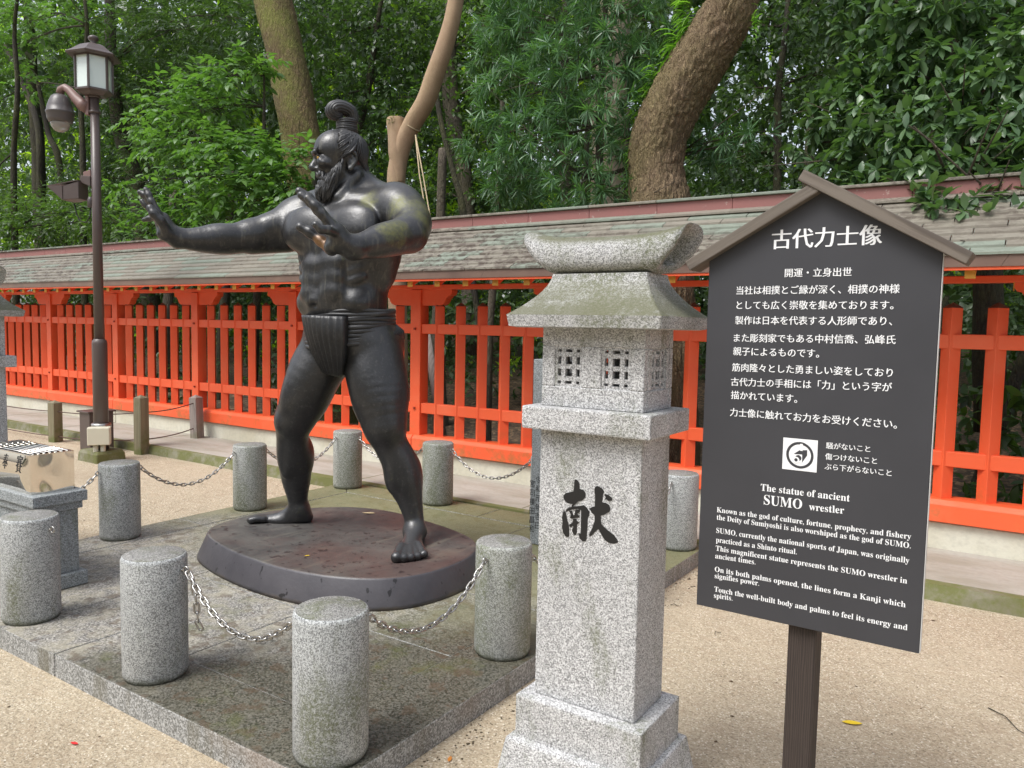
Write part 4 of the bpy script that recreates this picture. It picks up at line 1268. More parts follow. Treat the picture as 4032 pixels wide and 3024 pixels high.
for z in (-.05, .08):
    ob('strap', MB().lathe([(.086, z-.014), (.092, z-.012), (.092, z+.012), (.086, z+.014)], 20).mesh(), M['chain'], t4, True)
t5 = thing('meter_cabinet', 'narrow dark brown steel cabinet standing left of the lamp post', 'cabinet', (-9.0, 4.83, 0))
ob('body', boxmesh((-.11, -.14, -.02), (.11, .14, .46), .005), M['pole'], t5)
ob('lid', boxmesh((-.13, -.165, .46), (.13, .165, .478), .004), M['pole'], t5)

# ------------------------------------------------------------------ wooden wire posts on the left
def wpost(x, y, z0, h, mat, label, tilt=(0, 0)):
    t = thing('wooden_post', label, 'post', (x, y, z0), R(8), 'square wooden posts carrying the wires')
    t.rotation_euler = (tilt[0], tilt[1], R(8))
    s = .058
    ob('shaft', MB().loft([[(-s, -s, -.1), (s, -s, -.1), (s, s, -.1), (-s, s, -.1)], [(-s, -s, h-.035), (s, -s, h-.035), (s, s, h-.035), (-s, s, h-.035)]]).mesh(bevel=.003), M[mat], t)
    ob('top', MB().loft([[(-s, -s, h-.034), (s, -s, h-.034), (s, s, h-.034), (-s, s, h-.034)], [(-.002, -.002, h), (.002, -.002, h), (.002, .002, h), (-.002, .002, h)]]).mesh(), M[mat], t)
    return t
W = [(-10.03, 4.87, 0, .50), (-8.42, 5.03, 0, .68), (-8.50, 5.80, PZ, .54), (-12.6, 4.9, 0, .5)]
wpost(W[0][0], W[0][1], 0, .52, 'wood_green', 'olive wooden post just left of the lamp post, above the offering box')
wpost(W[1][0], W[1][1], 0, .68, 'wood_green', 'tallest mossy green wooden post, right of the lamp post')
wpost(W[2][0], W[2][1], PZ, .53, 'wood_pale', 'pale grey wooden post on the pavement near the fence', (0, R(-2)))
wpost(W[3][0], W[3][1], 0, .5, 'wood_green', 'wooden post hidden behind the left stone lantern')
for z, nm in ((.40, 'upper'), (.09, 'lower')):
    pts = [(W[3][0], W[3][1], z-.02), (W[0][0], W[0][1], z-.02), (W[1][0], W[1][1], z+.08), (W[2][0], W[2][1], z+.14)]
    t = thing('wire', 'thin rusty wire, the %s of two strung through the wooden posts' % nm, 'wire', (0, 0, 0))
    P3 = []
    for i in range(3):
        for k in range(12):
            u = k/12; P3.append(tuple(np.array(pts[i])*(1-u)+np.array(pts[i+1])*u-np.array([0, 0, .03*4*u*(1-u)])))
    P3.append(pts[-1])
    ob('strand', MB().tube(P3, .0065, 6).mesh(), M['wire'], t, True)

# ------------------------------------------------------------------ fallen things on the ground
def leaf_on(x, y, z, s, mat, label, rz=0, name='fallen_leaf', cat='leaf'):
    V = []; F = []
    n = 5
    for i in range(n+1):
        u = i/n; w = .42*math.sin(math.pi*min(1, u*.95+.03))**.8
        for sgn in (-1, 0, 1):
            V.append(((u-.5)*s, sgn*w*s*.5, .012*s*4*(abs(sgn)*.5+math.sin(u*3)*.5)*.4+.002))
    for i in range(n):
        a = i*3; F += [(a, a+1, a+4, a+3), (a+1, a+2, a+5, a+4)]
    me = bpy.data.meshes.new(name); me.from_pydata(V, [], F)
    o = ob(name, me, mat, None, True, loc=(x, y, z), rot=(0, 0, rz)); props(o, label, cat); return o
yel = flat('yellow_leaf', (.72, .52, .03), .5); red_ = flat('red_petal', (.62, .02, .02), .5); ora = flat('orange_leaf', (.55, .20, .03), .6); pale = flat('pale_leaf', (.6, .48, .28), .6)
def gpt(px, py, z=0.0): return on_z(px, py, z)
p = gpt(3355, 2850); leaf_on(p[0], p[1], .003, .075, yel, 'yellow leaf on the sand right of the sign post', .4)
p = gpt(293, 2931); leaf_on(p[0], p[1], .003, .035, red_, 'red petal on the sand at the bottom left', .2, 'fallen_petal', 'petal')
p = gpt(1771, 2993); leaf_on(p[0], p[1], .003, .035, ora, 'small orange leaf on the sand left of the stone lantern foot', 2)
p = gpt(1452, 2022, .256); leaf_on(p[0], p[1], .258, .09, pale, 'pale curled leaf on the statue base beside the calf', .5)
p = gpt(1070, 1865); leaf_on(p[0], p[1], .003, .07, ora, 'orange leaf on the sand left of the statue shin', 1)
p = gpt(1210, 2190, .256); leaf_on(p[0], p[1], .258, .03, yel, 'tiny yellow leaf in the middle of the statue base', 1)
for k, (px, py, L_, a_) in enumerate([(2815, 2500, .05, 1.2), (3890, 2790, .28, -.9), (2640, 2385, .06, .3)]):
    p = gpt(px, py); tw = thing('twig', ['short dark twig on the sand between lantern and sign post', 'long thin dry twig on the sand at the lower right edge', 'small reddish twig on the sand by the platform edge'][k], 'twig', (p[0], p[1], .004), a_)
    ob('stick', MB().tube([(0, 0, 0), (L_*.3, .012, .006), (L_*.65, -.008, .002), (L_, .01, .0)], [.0022, .002, .0016, .0008], 5).mesh(), M['bark_dark'], tw)

# scattered grit, pebbles and bits of leaf on the sand
gr = np.random.default_rng(3)
def scatter(name, n, x0, x1, y0, y1, smin, smax, mat, flatn=.6, label=None):
    V = []; F = []; k = 0
    base = np.array([(1,0,0),(-.8,.3,0),(0,1,0),(0,-.9,.1),(.1,0,1),(0,0,-.6)]); fc = [(0,2,4),(2,1,4),(1,3,4),(3,0,4),(2,0,5),(1,2,5),(3,1,5),(0,3,5)]
    while k < n:
        x, y = gr.uniform(x0, x1), gr.uniform(y0, y1)
        if PX0-.01 < x < PX1+.01 and PY0-.01 < y < PY1+.1: continue
        s_ = gr.uniform(smin, smax)*(1 if gr.random() < .9 else 1.6); a = gr.uniform(0, 6.28); k += 1
        rot = np.array([[math.cos(a), -math.sin(a), 0], [math.sin(a), math.cos(a), 0], [0, 0, 1]])
        v = (base*gr.uniform(.6, 1.2, base.shape)*np.array([1, .8, flatn])*s_)@rot.T+np.array([x, y, s_*.2])
        q = len(V); V += [tuple(p) for p in v]; F += [[i+q for i in f] for f in fc]
    o = ob(name, mesh_np(name, V, [np.array(F)]), mat); props(o, label, None, None, 'stuff')
scatter('pebbles', 2600, -6, 1.6, .5, 5.0, .002, .0055, flat('grit', (.40, .33, .24), .9))
scatter('pale_grit', 1500, -6, 1.6, .5, 5.0, .0015, .004, flat('pale_grit', (.72, .67, .58), .6))
scatter('leaf_crumbs', 420, -9, 2.5, .8, 5.05, .004, .011, flat('leaf_crumb', (.10, .06, .03), .9), .15)
scatter('kerb_crumbs', 500, -1.74, -1.60, 1.5, 5.05, .002, .008, flat('dark_crumb', (.09, .07, .04), .9), .4)
# ------------------------------------------------------------------ the wrestler statue
S0 = np.array([-3.43, 3.35, 0.255])
_dv = S0[:2]/np.linalg.norm(S0[:2])
CV = np.array([-_dv[0], -_dv[1], 0]); UV = np.array([-CV[1], CV[0], 0]) * 1.0
if UV @ _r < 0: UV = -UV
def P(px, py, c=0.0):
    d = ray(px, py); n0 = S0 + CV*c
    t = ((n0-CPOS) @ CV)/(d @ CV)
    q = CPOS+d*t-S0
    return np.array([q @ UV, q @ CV, q[2]])
def Wl(V):
    V = np.asarray(V, float).reshape(-1, 3)
    return V[:, :1]*UV+V[:, 1:2]*CV+V[:, 2:]*np.array([0, 0, 1.0])
MPP = lambda c=0.0: (np.linalg.norm(S0[:2])-c)/FPX*1.02      # metres per photo pixel there
L3 = np.array([.77, .64, 0]); F3 = np.array([-.64, .77, 0]); Z3 = np.array([0, 0, 1.0])
TAX = [L3/np.linalg.norm(L3), F3/np.linalg.norm(F3), Z3]
def rot_axes(l, f=None):
    l = np.array(l, float); l /= np.linalg.norm(l)
    f = np.array(f, float); f -= l*(f@l); f /= np.linalg.norm(f)
    return [l, f, np.cross(l, f)]

G = SDF((-1.22, -.68, -.03), (.78, 1.05, 2.42), .0066)
e = G.ell; ch = G.chain
# trunk
e(P(1372, 1300, 0), (.285, .215, .20), TAX, .05)
e(P(1362, 1150, 0.0), (.265, .215, .22), TAX, .08)
e(P(1372, 985, 0), (.325, .235, .27), TAX, .08)
e(P(1385, 862, -.01), (.36, .19, .17), TAX, .08)
e(P(1352, 1195, .0)+F3*.07, (.20, .16, .13), TAX, .06)      # belly
# buttocks
e(P(1400, 1350, 0)-F3*.13+L3*.10, (.14, .12, .15), TAX, .05)
e(P(1400, 1350, 0)-F3*.13-L3*.10, (.14, .12, .15), TAX, .05)
# pectorals
for s, px in ((1, 1), (-1, 1)):
    cc = P(1368, 905, 0)+F3*.15+L3*.155*s
    e(cc, (.180, .085, .125), rot_axes(L3+np.array([0, 0, .12*s]), F3), .045)
    e(cc+L3*.06*s+Z3*(-.045), (.12, .085, .09), TAX, .04)
# groove at the breast bone and below the pectorals
ch([P(1362, 860, 0)+F3*.265, P(1362, 1000, 0)+F3*.275], [.012, .012], .03, 'cut')
# ribcage arch and abdominal blocks
ax0 = P(1360, 1000, 0); 
for r_, (yy, w_, h_) in enumerate([(1052, .085, .05), (1108, .085, .05), (1160, .08, .045)]):
    for s in (1, -1):
        cc = P(1356, yy, 0)+F3*(.197+.004*r_)+L3*.07*s
        e(cc+Z3*.008*s+L3*.006*r_*s, (w_*(.95-.06*r_), .036, h_*1.05), rot_axes(L3+Z3*.10*s, F3), .04)
for s in (1, -1):
    for i in range(3):
        a = P(1362, 1030+i*38, 0)+L3*(.20-.0*i)*s+F3*.145
        e(a, (.05, .022, .022), rot_axes(L3*s+Z3*.5-F3*.6, F3+L3*s*.8), .03)
    e(P(1362, 1195, 0)+L3*.185*s+F3*.08, (.07, .11, .075), TAX, .06)   # obliques
    ch([P(1365, 860, 0)+L3*.27*s-F3*.05, P(1362, 1080, 0)+L3*.24*s-F3*.04], [.11, .07], .07)  # lats
# navel
e(P(1246, 1203, .15)+F3*.035, (.024, .03, .016), TAX, .012, 'cut')
ch([P(1222, 1190, .12)+F3*.01, P(1246, 1184, .14)+F3*.015, P(1278, 1190, .16)+F3*.0], [.012, .016, .012], .03)
# neck and trapezius
ch([P(1398, 770, -.02), P(1372, 655, .02)], [.122, .088], .045)
ch([P(1400, 745, -.03)-F3*.03, P(1535, 790, .16)-F3*.02], [.105, .085], .07)
ch([P(1400, 755, -.03)-F3*.03, P(1230, 800, -.20)-F3*.02], [.10, .08], .07)
ch([P(1330, 775, .08), P(1500, 800, .22)], [.035, .04], .05)       # collar bones
ch([P(1300, 780, .02), P(1185, 805, -.18)], [.035, .04], .05)
# sinews of the neck
ch([P(1405, 690, .10), P(1330, 775, .13)], [.030, .026], .03)

# --- right arm (far, stretched out to the left)
e(P(1168, 858, -.22), (.125, .12, .125), None, .06)
ch([P(1190, 880, -.22), P(1080, 905, -.19), P(990, 925, -.15)], [.125, .108, .092], .05)
e(P(1085, 885, -.175), (.115, .085, .075), rot_axes(P(1000, 912, -.15)-P(1120, 872, -.2), (0, 1, 0)), .03)    # biceps
ch([P(1130, 955, -.20), P(1000, 965, -.16)], [.06, .05], .05)                                       # triceps
ch([P(990, 928, -.15), P(920, 940, -.12), P(850, 943, -.09), P(770, 943, -.05), P(700, 938, -.02)], [.088, .09, .086, .068, .052], .035)
e(P(868, 925, -.08), (.11, .06, .06), rot_axes((1, 0, .05), (0, 1, 0)), .03)
ch([P(700, 938, -.02), P(660, 905, 0), P(640, 865, 0)], [.054, .052, .042], .03)
# palm (right): thin along the fingers' normal, wide along c
pr_ax = rot_axes(P(622, 833, 0)-P(690, 935, 0), (0, 1, 0))
e(P(650, 888, 0), (.095, .066, .034), pr_ax, .02)
e(P(655, 925, .03), (.05, .035, .035), None, .03)
def finger(pts, r, k=.008):
    n = len(pts); ch(pts, [r*(1.08-.22*i/(n-1)) for i in range(n)], k)
    for q in pts[1:-1]: e(q, (r*1.12,)*3, None, .01)
finger([P(625, 840, .035), P(598, 795, .03), P(586, 768, .02), P(574, 746, .015)], .0185)
finger([P(622, 842, .0), P(588, 792, -.01), P(568, 768, -.015), P(551, 757, -.015)], .019)
finger([P(620, 848, -.035), P(590, 822, -.045), P(572, 805, -.05), P(559, 792, -.05)], .018)
finger([P(622, 862, -.06), P(606, 858, -.085), P(588, 860, -.1), P(566, 866, -.11)], .016)
finger([P(660, 915, .05), P(632, 868, .085), P(606, 842, .09), P(592, 818, .085)], .024, .015)

# --- left arm (near, bent across)
e(P(1562, 812, .20), (.135, .13, .135), None, .06)
e(P(1600, 838, .27), (.115, .12, .12), None, .05)
ch([P(1580, 830, .24), P(1618, 880, .36), P(1612, 918, .46)], [.125, .112, .10], .05)
e(P(1628, 880, .36), (.088, .12, .095), rot_axes((1, .2, 0), (0, 1, -.4)), .04)
ch([P(1610, 925, .46), P(1560, 935, .53), P(1500, 950, .60), P(1440, 965, .66), P(1392, 975, .71)], [.095, .096, .086, .070, .058], .035)
e(P(1530, 925, .58), (.12, .06, .055), rot_axes((-1, .4, -.12), (0, 1, 0)), .03)
ch([P(1392, 975, .71), P(1352, 955, .74), P(1325, 915, .75)], [.060, .058, .05], .03)
pl_ax = rot_axes(P(1285, 850, .74)-P(1365, 965, .73), (0, 1, 0))
e(P(1322, 915, .75), (.105, .070, .037), pl_ax, .02)
e(P(1308, 968, .74), (.05, .05, .038), rot_axes((-.5, 0, -.7), (0, 1, 0)), .03)
finger([P(1292, 868, .71), P(1250, 815, .69), P(1215, 778, .68), P(1178, 752, .68)], .0235)
finger([P(1294, 872, .75), P(1252, 828, .745), P(1222, 795, .74), P(1186, 768, .73)], .024)
finger([P(1300, 880, .79), P(1266, 842, .80), P(1240, 810, .80), P(1212, 780, .79)], .023)
finger([P(1318, 915, .81), P(1290, 905, .85), P(1264, 903, .87), P(1243, 884, .88)], .021)
finger([P(1306, 985, .70), P(1265, 948, .66), P(1222, 915, .64), P(1182, 893, .63)], .028, .018)

# --- legs
HR = P(1300, 1375, -.10); HL = P(1462, 1375, .09)
ch([HR, P(1245, 1460, -.10), P(1200, 1570, -.11), P(1160, 1650, -.13)], [.17, .165, .145, .112], .06)
e(P(1185, 1530, -.04), (.085, .075, .18), rot_axes((1, 0, -.42), (0, 1, 0)), .06)
e(P(1235, 1565, -.16), (.075, .09, .15), rot_axes((1, 0, -.5), (0, 1, 0)), .06)
e(P(1130, 1668, -.08), (.062, .062, .065), None, .035)       # knee cap
ch([P(1160, 1650, -.13), P(1152, 1710, -.17), P(1162, 1800, -.24), P(1166, 1880, -.29), P(1172, 1960, -.335), P(1180, 2020, -.345)], [.112, .098, .104, .092, .064, .062], .04)
e(P(1195, 1790, -.25), (.062, .08, .115), None, .04)
e(P(1130, 1800, -.19), (.05, .05, .13), None, .04)
ch([P(1180, 2005, -.345), P(1205, 2035, -.345)], [.062, .046], .03)
ch([P(1175, 2010, -.345), P(1110, 2040, -.365), P(1045, 2046, -.385)], [.062, .044, .028], .03)
for i, (px, py, c) in enumerate([(985, 2051, -.335), (978, 2050, -.375), (985, 2048, -.41), (994, 2046, -.44), (1008, 2044, -.465)]):
    ch([P(px+52, py-6, -.375+(c+.375)*.75), P(px+24, py-7, c), P(px+4, py-2, c)], [.022, .021, .018 if i else .024], .006)
e(P(1120, 2046, -.37), (.11, .058, .032), None, .03)

ch([HL, P(1480, 1470, .12), P(1497, 1580, .17), P(1515, 1680, .21)], [.178, .178, .160, .118], .06)
e(P(1450, 1540, .21), (.085, .08, .19), rot_axes((1, 0, .15), (0, 1, 0)), .05)
e(P(1540, 1560, .16), (.09, .10, .18), None, .05)
e(P(1492, 1690, .27), (.058, .05, .06), None, .03)
ch([P(1515, 1680, .21), P(1535, 1742, .20), P(1574, 1820, .19), P(1592, 1890, .19), P(1612, 1960, .21), P(1630, 2040, .23), P(1634, 2090, .25)], [.116, .100, .104, .106, .078, .058, .060], .04)
e(P(1612, 1870, .15), (.07, .08, .13), None, .04)
e(P(1545, 1850, .24), (.045, .05, .13), None, .04)
ch([P(1634, 2090, .25), P(1642, 2110, .17)], [.060, .05], .03)
ch([P(1632, 2095, .26), P(1622, 2140, .38), P(1615, 2168, .48)], [.060, .050, .036], .035)
e(P(1618, 2165, .42), (.085, .13, .036), None, .03)
for px, py, r in [(1561, 2204, .029), (1590, 2208, .024), (1617, 2207, .023), (1643, 2203, .022), (1670, 2190, .021)]:
    q = P(px, py-8, .60 if px < 1600 else .60-(px-1600)*.0006)
    q[2] = max(q[2], r*.8)
    b = q+np.array([(P(1618, 2165, .45)[0]-q[0])*.35, -.11, .025])
    ch([b, q], [r*1.05, r], .008)
    e(q+np.array([0, .006, .004]), (r*1.1,)*3, None, .006)

# --- head
HC = P(1352, 606, .05)
HF = np.array([-.965, .262, 0]); HL3 = np.array([.262, .965, 0])          # facing, his left (towards the camera)
HAX = [HF, HL3, Z3]
m_ = MPP(.05)
def HP(px, py, side=0.0):
    q = P(px, py, .05); dq = q-HC
    f = dq[0]/HF[0]
    return HC+HF*f+Z3*dq[2]+HL3*side - np.array([HL3[0]*side, 0, 0])
e(HP(1355, 594), (.138, .112, .112), HAX, .04)
e(HP(1318, 600), (.120, .105, .118), HAX, .04)
ch([HP(1335, 690), HP(1296, 735)], [.080, .058], .04)        # jaw mass
e(HP(1305, 655), (.085, .078, .085), HAX, .035)
ch([HP(1244, 612, .058), HP(1238, 611, .0), HP(1244, 612, -.058)], [.017, .014, .017], .014)   # brow
for s in (1, -1):
    e(HP(1262, 632, .060*s), (.030, .030, .020), HAX, .012, 'cut')      # socket
    e(HP(1270, 632, .054*s), (.026, .024, .017), HAX, .005)             # eyeball
    ch([HP(1256, 625, .075*s), HP(1250, 624, .045*s), HP(1254, 627, .025*s)], [.006, .007, .005], .004)  # upper lid
    ch([HP(1260, 640, .072*s), HP(1255, 640, .045*s), HP(1258, 637, .025*s)], [.006, .006, .005], .005)
    e(HP(1280, 655, .062*s), (.04, .034, .026), HAX, .02)               # cheek
    e(HP(1256, 673, .026*s), (.020, .018, .014), HAX, .008)             # nostril
    ch([HP(1262, 690, .045*s), HP(1258, 682, .03*s)], [.008, .006], .01)
ch([HP(1250, 624), HP(1240, 645), HP(1231, 665)], [.014, .017, .022], .01)
e(HP(1236, 669), (.024, .024, .017), HAX, .008)
ch([HP(1262, 698, .035), HP(1256, 697, 0), HP(1262, 698, -.035)], [.016, .018, .016], .012)
e(HP(1262, 712), (.022, .030, .011), HAX, .008, 'cut')
ch([HP(1266, 722, .028), HP(1258, 722, 0), HP(1266, 722, -.028)], [.012, .013, .012], .008)
# beard mass
ch([HP(1298, 735), HP(1282, 762), HP(1280, 788)], [.062, .046, .026], .02)
# ear
for s in (1, -1):
    e(HP(1384, 645, .106*s), (.030, .014, .046), rot_axes(HF+Z3*.2, HL3), .010)
    ch([HP(1372, 640, .116*s), HP(1376, 618, .122*s), HP(1390, 612, .128*s), HP(1402, 626, .130*s), HP(1400, 650, .126*s), HP(1388, 668, .120*s), HP(1378, 680, .114*s), HP(1372, 672, .112*s)], [.008, .010, .010, .010, .010, .011, .013, .008], .004)
    e(HP(1385, 640, .130*s), (.020, .014, .026), rot_axes(HF+Z3*.2, HL3), .006, 'cut')
    ch([HP(1384, 625, .118*s), HP(1390, 642, .120*s), HP(1382, 656, .118*s)], [.006, .007, .006], .003)
BV, BF = G.mesh()
# light smoothing of the whole skin
def smooth_mesh(V, F, it=2, lam=.5):
    nv = len(V)
    A = np.concatenate([F[:, [0, 1]], F[:, [1, 2]], F[:, [2, 3]], F[:, [3, 0]]])
    deg = np.bincount(A[:, 0], minlength=nv)+np.bincount(A[:, 1], minlength=nv)
    for _ in range(it):
        S = np.zeros_like(V)
        for k in range(3):
            S[:, k] = np.bincount(A[:, 0], V[A[:, 1], k], nv)+np.bincount(A[:, 1], V[A[:, 0], k], nv)
        V = V*(1-lam)+lam*S/np.maximum(deg, 1)[:, None]
    return V
BV = smooth_mesh(BV, BF, 2, .5)
BV[:, 2] = np.maximum(BV[:, 2], 0.0)

statue = thing('wrestler_statue', 'dark bronze statue of a bearded topknot wrestler in loincloth pushing both palms out', 'statue', tuple(S0))
body = ob('body', mesh_np('body', Wl(BV), [BF]), None, statue, True)
# bronze with yellow-green lichen on the near shoulder and chest
def bronze_skin():
    n = BRONZE_NT
    def blob(cen, rad):
        d = n.n('ShaderNodeVectorMath', operation='DISTANCE'); n.l(n.co, d.inputs[0]); d.inputs[1].default_value = tuple(Wl(cen)[0])
        return n.math('SUBTRACT', 1.0, n.math('DIVIDE', d.outputs['Value'], rad), True)
    k = blob(P(1625, 830, .36), .17)
    for cen, rad in [(P(1630, 880, .47), .14), (P(1455, 800, .25), .11), (P(1440, 850, .25), .10), (P(1590, 760, .2), .13), (P(1560, 905, .62), .13), (P(1185, 880, -.05), .07)]:
        k = n.math('MAXIMUM', k, blob(cen, rad))
    nz = n.noise(7, 5, .65)
    mk = n.ramp(n.math('ADD', k, n.math('MULTIPLY', n.math('SUBTRACT', nz, .5), 2.0)), [(.30, 0), (.75, .8)])
    mk = n.math('MULTIPLY', mk, n.ramp(n.noise(60, 4, .7), [(.32, .25), (.6, .8)]))
    c = n.mix(mk, BRONZE_C, (.17, .175, .045))
    # pale run-off streaks under the arms
    st = n.ramp(n.noise(42, 3, .6, co=n.scale((1, 1, .12))), [(.55, 0), (.7, .5)])
    z = n.ramp(n.sep(n.n('ShaderNodeNewGeometry').outputs['Normal'])[2], [(.0, 1), (.45, 0)])
    zz = n.sep()[2]
    hi = n.ramp(n.math('MULTIPLY', zz, .45), [(.50, 0), (.56, .8)])
    c = n.mix(n.math('MULTIPLY', n.math('MULTIPLY', st, hi), .9), c, (.15, .14, .11))
    kk = blob(P(1262, 965, .70), .085)
    c = n.mix(n.ramp(n.math('ADD', kk, n.math('MULTIPLY', n.noise(20, 3), .3)), [(.35, 0), (.6, .6)]), c, (.26, .12, .03))
    n.color(c)
    n.rough(n.mix(mk, .36, .75))
bronze_skin()
body.data.materials.append(M['bronze'])

# hair: combed locks to the topknot
rng = random.Random(5)
def gsamp(q):
    t = (np.asarray(q)-G.lo)/G.h
    i = np.clip(t.astype(int), 0, G.n-2); f = t-i
    v = 0.0
    for dx in (0, 1):
        for dy in (0, 1):
            for dz in (0, 1):
                w = (f[0] if dx else 1-f[0])*(f[1] if dy else 1-f[1])*(f[2] if dz else 1-f[2])
                v += w*G.g[i[0]+dx, i[1]+dy, i[2]+dz]
    return v
def push(q, off):
    """move a point out of the body until it lies 'off' above the skin"""
    q = np.array(q, float)
    for _ in range(4):
        v = gsamp(q)
        if v >= off: break
        g = np.array([gsamp(q+d)-gsamp(q-d) for d in np.eye(3)*.006])
        n = np.linalg.norm(g)
        if n < 1e-6: break
        q = q+g/n*(off-v)
    return q
# eyes
for s in (1, -1):
    ir = MB().lathe([(0.0001, -.006), (.011, -.004), (.011, .002), (.004, .0045), (.0001, .005)], 12)
    me = ir.mesh()
    q = push(HP(1256, 632, .058*s), -.001)
    o = ob('iris', me, M['eye'], statue, True, loc=tuple(Wl(q)[0]))
    o.rotation_mode = 'QUATERNION'; o.rotation_quaternion = Vector(Wl(HF+HL3*.25*s)[0]).to_track_quat('Z', 'Y')

c0 = HP(1352, 597)
def head_surf(d, off):
    d = d/np.linalg.norm(d); lo, hi = .06, .26
    for _ in range(12):
        mid = (lo+hi)/2
        if gsamp(c0+d*mid) < 0: lo = mid
        else: hi = mid
    return c0+d*(min(lo, .175)+off)
hair = MB()
KN = HP(1366, 528)
kd = KN-c0; kd /= np.linalg.norm(kd)
st = []
for s in (1, -1):
    for i in range(20): st.append((s*(60+2*math.sin(i*.9)), -6+i*3.6))
    for i in range(20): st.append((s*(68+i*5.8), np.interp(68+i*5.8, [68, 84, 96, 112, 130, 180], [-14, -6, 6, -12, -32, -46])))
    for i in range(16): st.append((s*(60+i*1.6), -34+i*2.0))
    for i in range(14): st.append((s*(70+i*8), 12+rng.uniform(-5, 5)))
    for i in range(10): st.append((s*(72+i*11), 34+rng.uniform(-5, 5)))
for az, el in st:
    a2 = R(az); e2 = R(el+rng.uniform(-1.5, 1.5))
    d = HF*math.cos(a2)*math.cos(e2)+HL3*math.sin(a2)*math.cos(e2)+Z3*math.sin(e2)
    side_ = np.cross(d, kd); bend = (1 if az > 0 else -1)*rng.uniform(.06, .16)
    pts = []; rs = []; K = 10
    for j in range(K):
        t = j/(K-1)*.95
        dd = d*(1-t)+kd*t - HF*0.35*math.sin(t*3.14)*(1 if abs(az) < 90 else .0) + side_*bend*0
        pts.append(Wl(head_surf(dd, .001+rng.uniform(0, .003)))[0]); rs.append(.0078*min(1, .3+t*4)*(1-.2*t))
    hair.tube(pts, rs, 5)
ob('hair', hair.mesh(), M['bronze_hair'], statue, True)
# topknot: bound stem and curl
kn = MB()
for i in range(22):
    a = 2*math.pi*i/22; rr = .050
    o3 = HF*math.cos(a)*rr+HL3*math.sin(a)*rr
    kn.tube([Wl(HP(1366, 530)+o3*1.05)[0], Wl(HP(1366, 500)+o3*.97)[0], Wl(HP(1367, 474)+o3*.92)[0]], [.011, .011, .010], 5)
ob('topknot_stem', kn.mesh(), M['bronze_hair'], statue, True)
cord = MB()
for j, yy in enumerate([518, 511, 504, 497, 490, 484, 478]):
    rr = .056+.002*(j % 2)
    cord.tube([Wl(HP(1366, yy)+HF*math.cos(a)*rr+HL3*math.sin(a)*rr*1.0+Z3*.004*math.sin(a+j))[0] for a in [2*math.pi*i/20 for i in range(20)]], .0062, 5, True)
ob('topknot_cord', cord.mesh(), M['bronze_hair'], statue, True)
cu = MB()
N_CU = 15
ctl = [(1388, 480), (1389, 460), (1380, 440), (1360, 428), (1336, 423), (1316, 429), (1308, 441), (1315, 452), (1330, 458), (1345, 455)]
wk = [.8, .9, 1, 1.05, 1.1, 1.15, 1.1, .95, .75, .45]
path = []; wl = []
for i in range(len(ctl)-1):
    p0, p1, p2, p3 = ctl[max(i-1, 0)], ctl[i], ctl[i+1], ctl[min(i+2, len(ctl)-1)]
    for t in (0, .33, .66):
        path.append(tuple(.5*(2*p1[k]+(p2[k]-p0[k])*t+(2*p0[k]-5*p1[k]+4*p2[k]-p3[k])*t*t+(3*p1[k]-p0[k]-3*p2[k]+p3[k])*t**3) for k in (0, 1)))
        wl.append(wk[i]*(1-t)+wk[i+1]*t)
path.append(ctl[-1]); wl.append(wk[-1])
K = len(path)
for i in range(N_CU):
    for jn in range(2):
        a = math.pi*2*i/N_CU; rr = .028 if jn else .014
        pts = []; rs = []
        for j, (px, py) in enumerate(path):
            p0 = path[max(j-1, 0)]; p1 = path[min(j+1, K-1)]
            t = np.array([p1[0]-p0[0], 0, -(p1[1]-p0[1])], float); t /= np.linalg.norm(t)
            nrm = np.cross(t, [0, 1, 0])
            w = wl[j]
            q = HP(px, py)+(nrm*math.cos(a)*rr+HL3*math.sin(a)*rr*1.35)*w
            pts.append(Wl(q)[0]); rs.append(.0105*w)
        cu.tube(pts, rs, 6)
ob('topknot_curl', cu.mesh(), M['bronze_hair'], statue, True)
# beard, moustache and eyebrows
bd = MB()
for i in range(190):
    side = rng.choice((1, 1, -1))
    # root along the cheek line from sideburn to chin
    k = rng.random()
    rx = 1352-78*k+rng.uniform(-5, 5); ry = 640+72*k**.8+rng.uniform(-6, 22)
    sd = (.112-.075*k**1.6)*side
    dep = rng.random()
    ex = 1275+28*(1-k)+rng.uniform(-16, 14); ey = 790+rng.uniform(-28, 18)-26*(1-k)*rng.random()
    p0 = HP(rx, ry, sd); p3 = HP(ex, ey, (.045*(1-k)+.012)*side*rng.uniform(.3, 1.6))
    mid = HP(rx*.55+ex*.45-6*k, ry*.5+ey*.5, (.105-.05*k)*side)
    pts = []; rs = []
    ph = rng.uniform(0, 6)
    for j in range(8):
        u = j/7
        q = p0*(1-u)**2+mid*2*u*(1-u)+p3*u*u
        q = push(q+HL3*.006*math.sin(u*7+ph)+HF*.006*math.cos(u*6+ph), .003+.012*u*dep)
        pts.append(Wl(q)[0]); rs.append(.0095*(math.sin(math.pi*min(1, u*.8+.18)))**.7)
    bd.tube(pts, rs, 5)
for i in range(34):
    s = rng.choice((1, -1)); k = rng.random()
    p0 = HP(1256+10*k, 690+4*k, (.008+.02*k)*s); p3 = HP(1278+12*k, 728+14*rng.random(), (.055+.02*k)*s)
    mid = HP(1260+8*k, 700, (.045+.02*k)*s)
    pts = [Wl(push(p0*(1-u)**2+mid*2*u*(1-u)+p3*u*u, .004))[0] for u in np.linspace(0, 1, 6)]
    bd.tube(pts, [.006, .008, .008, .007, .005, .002], 5)
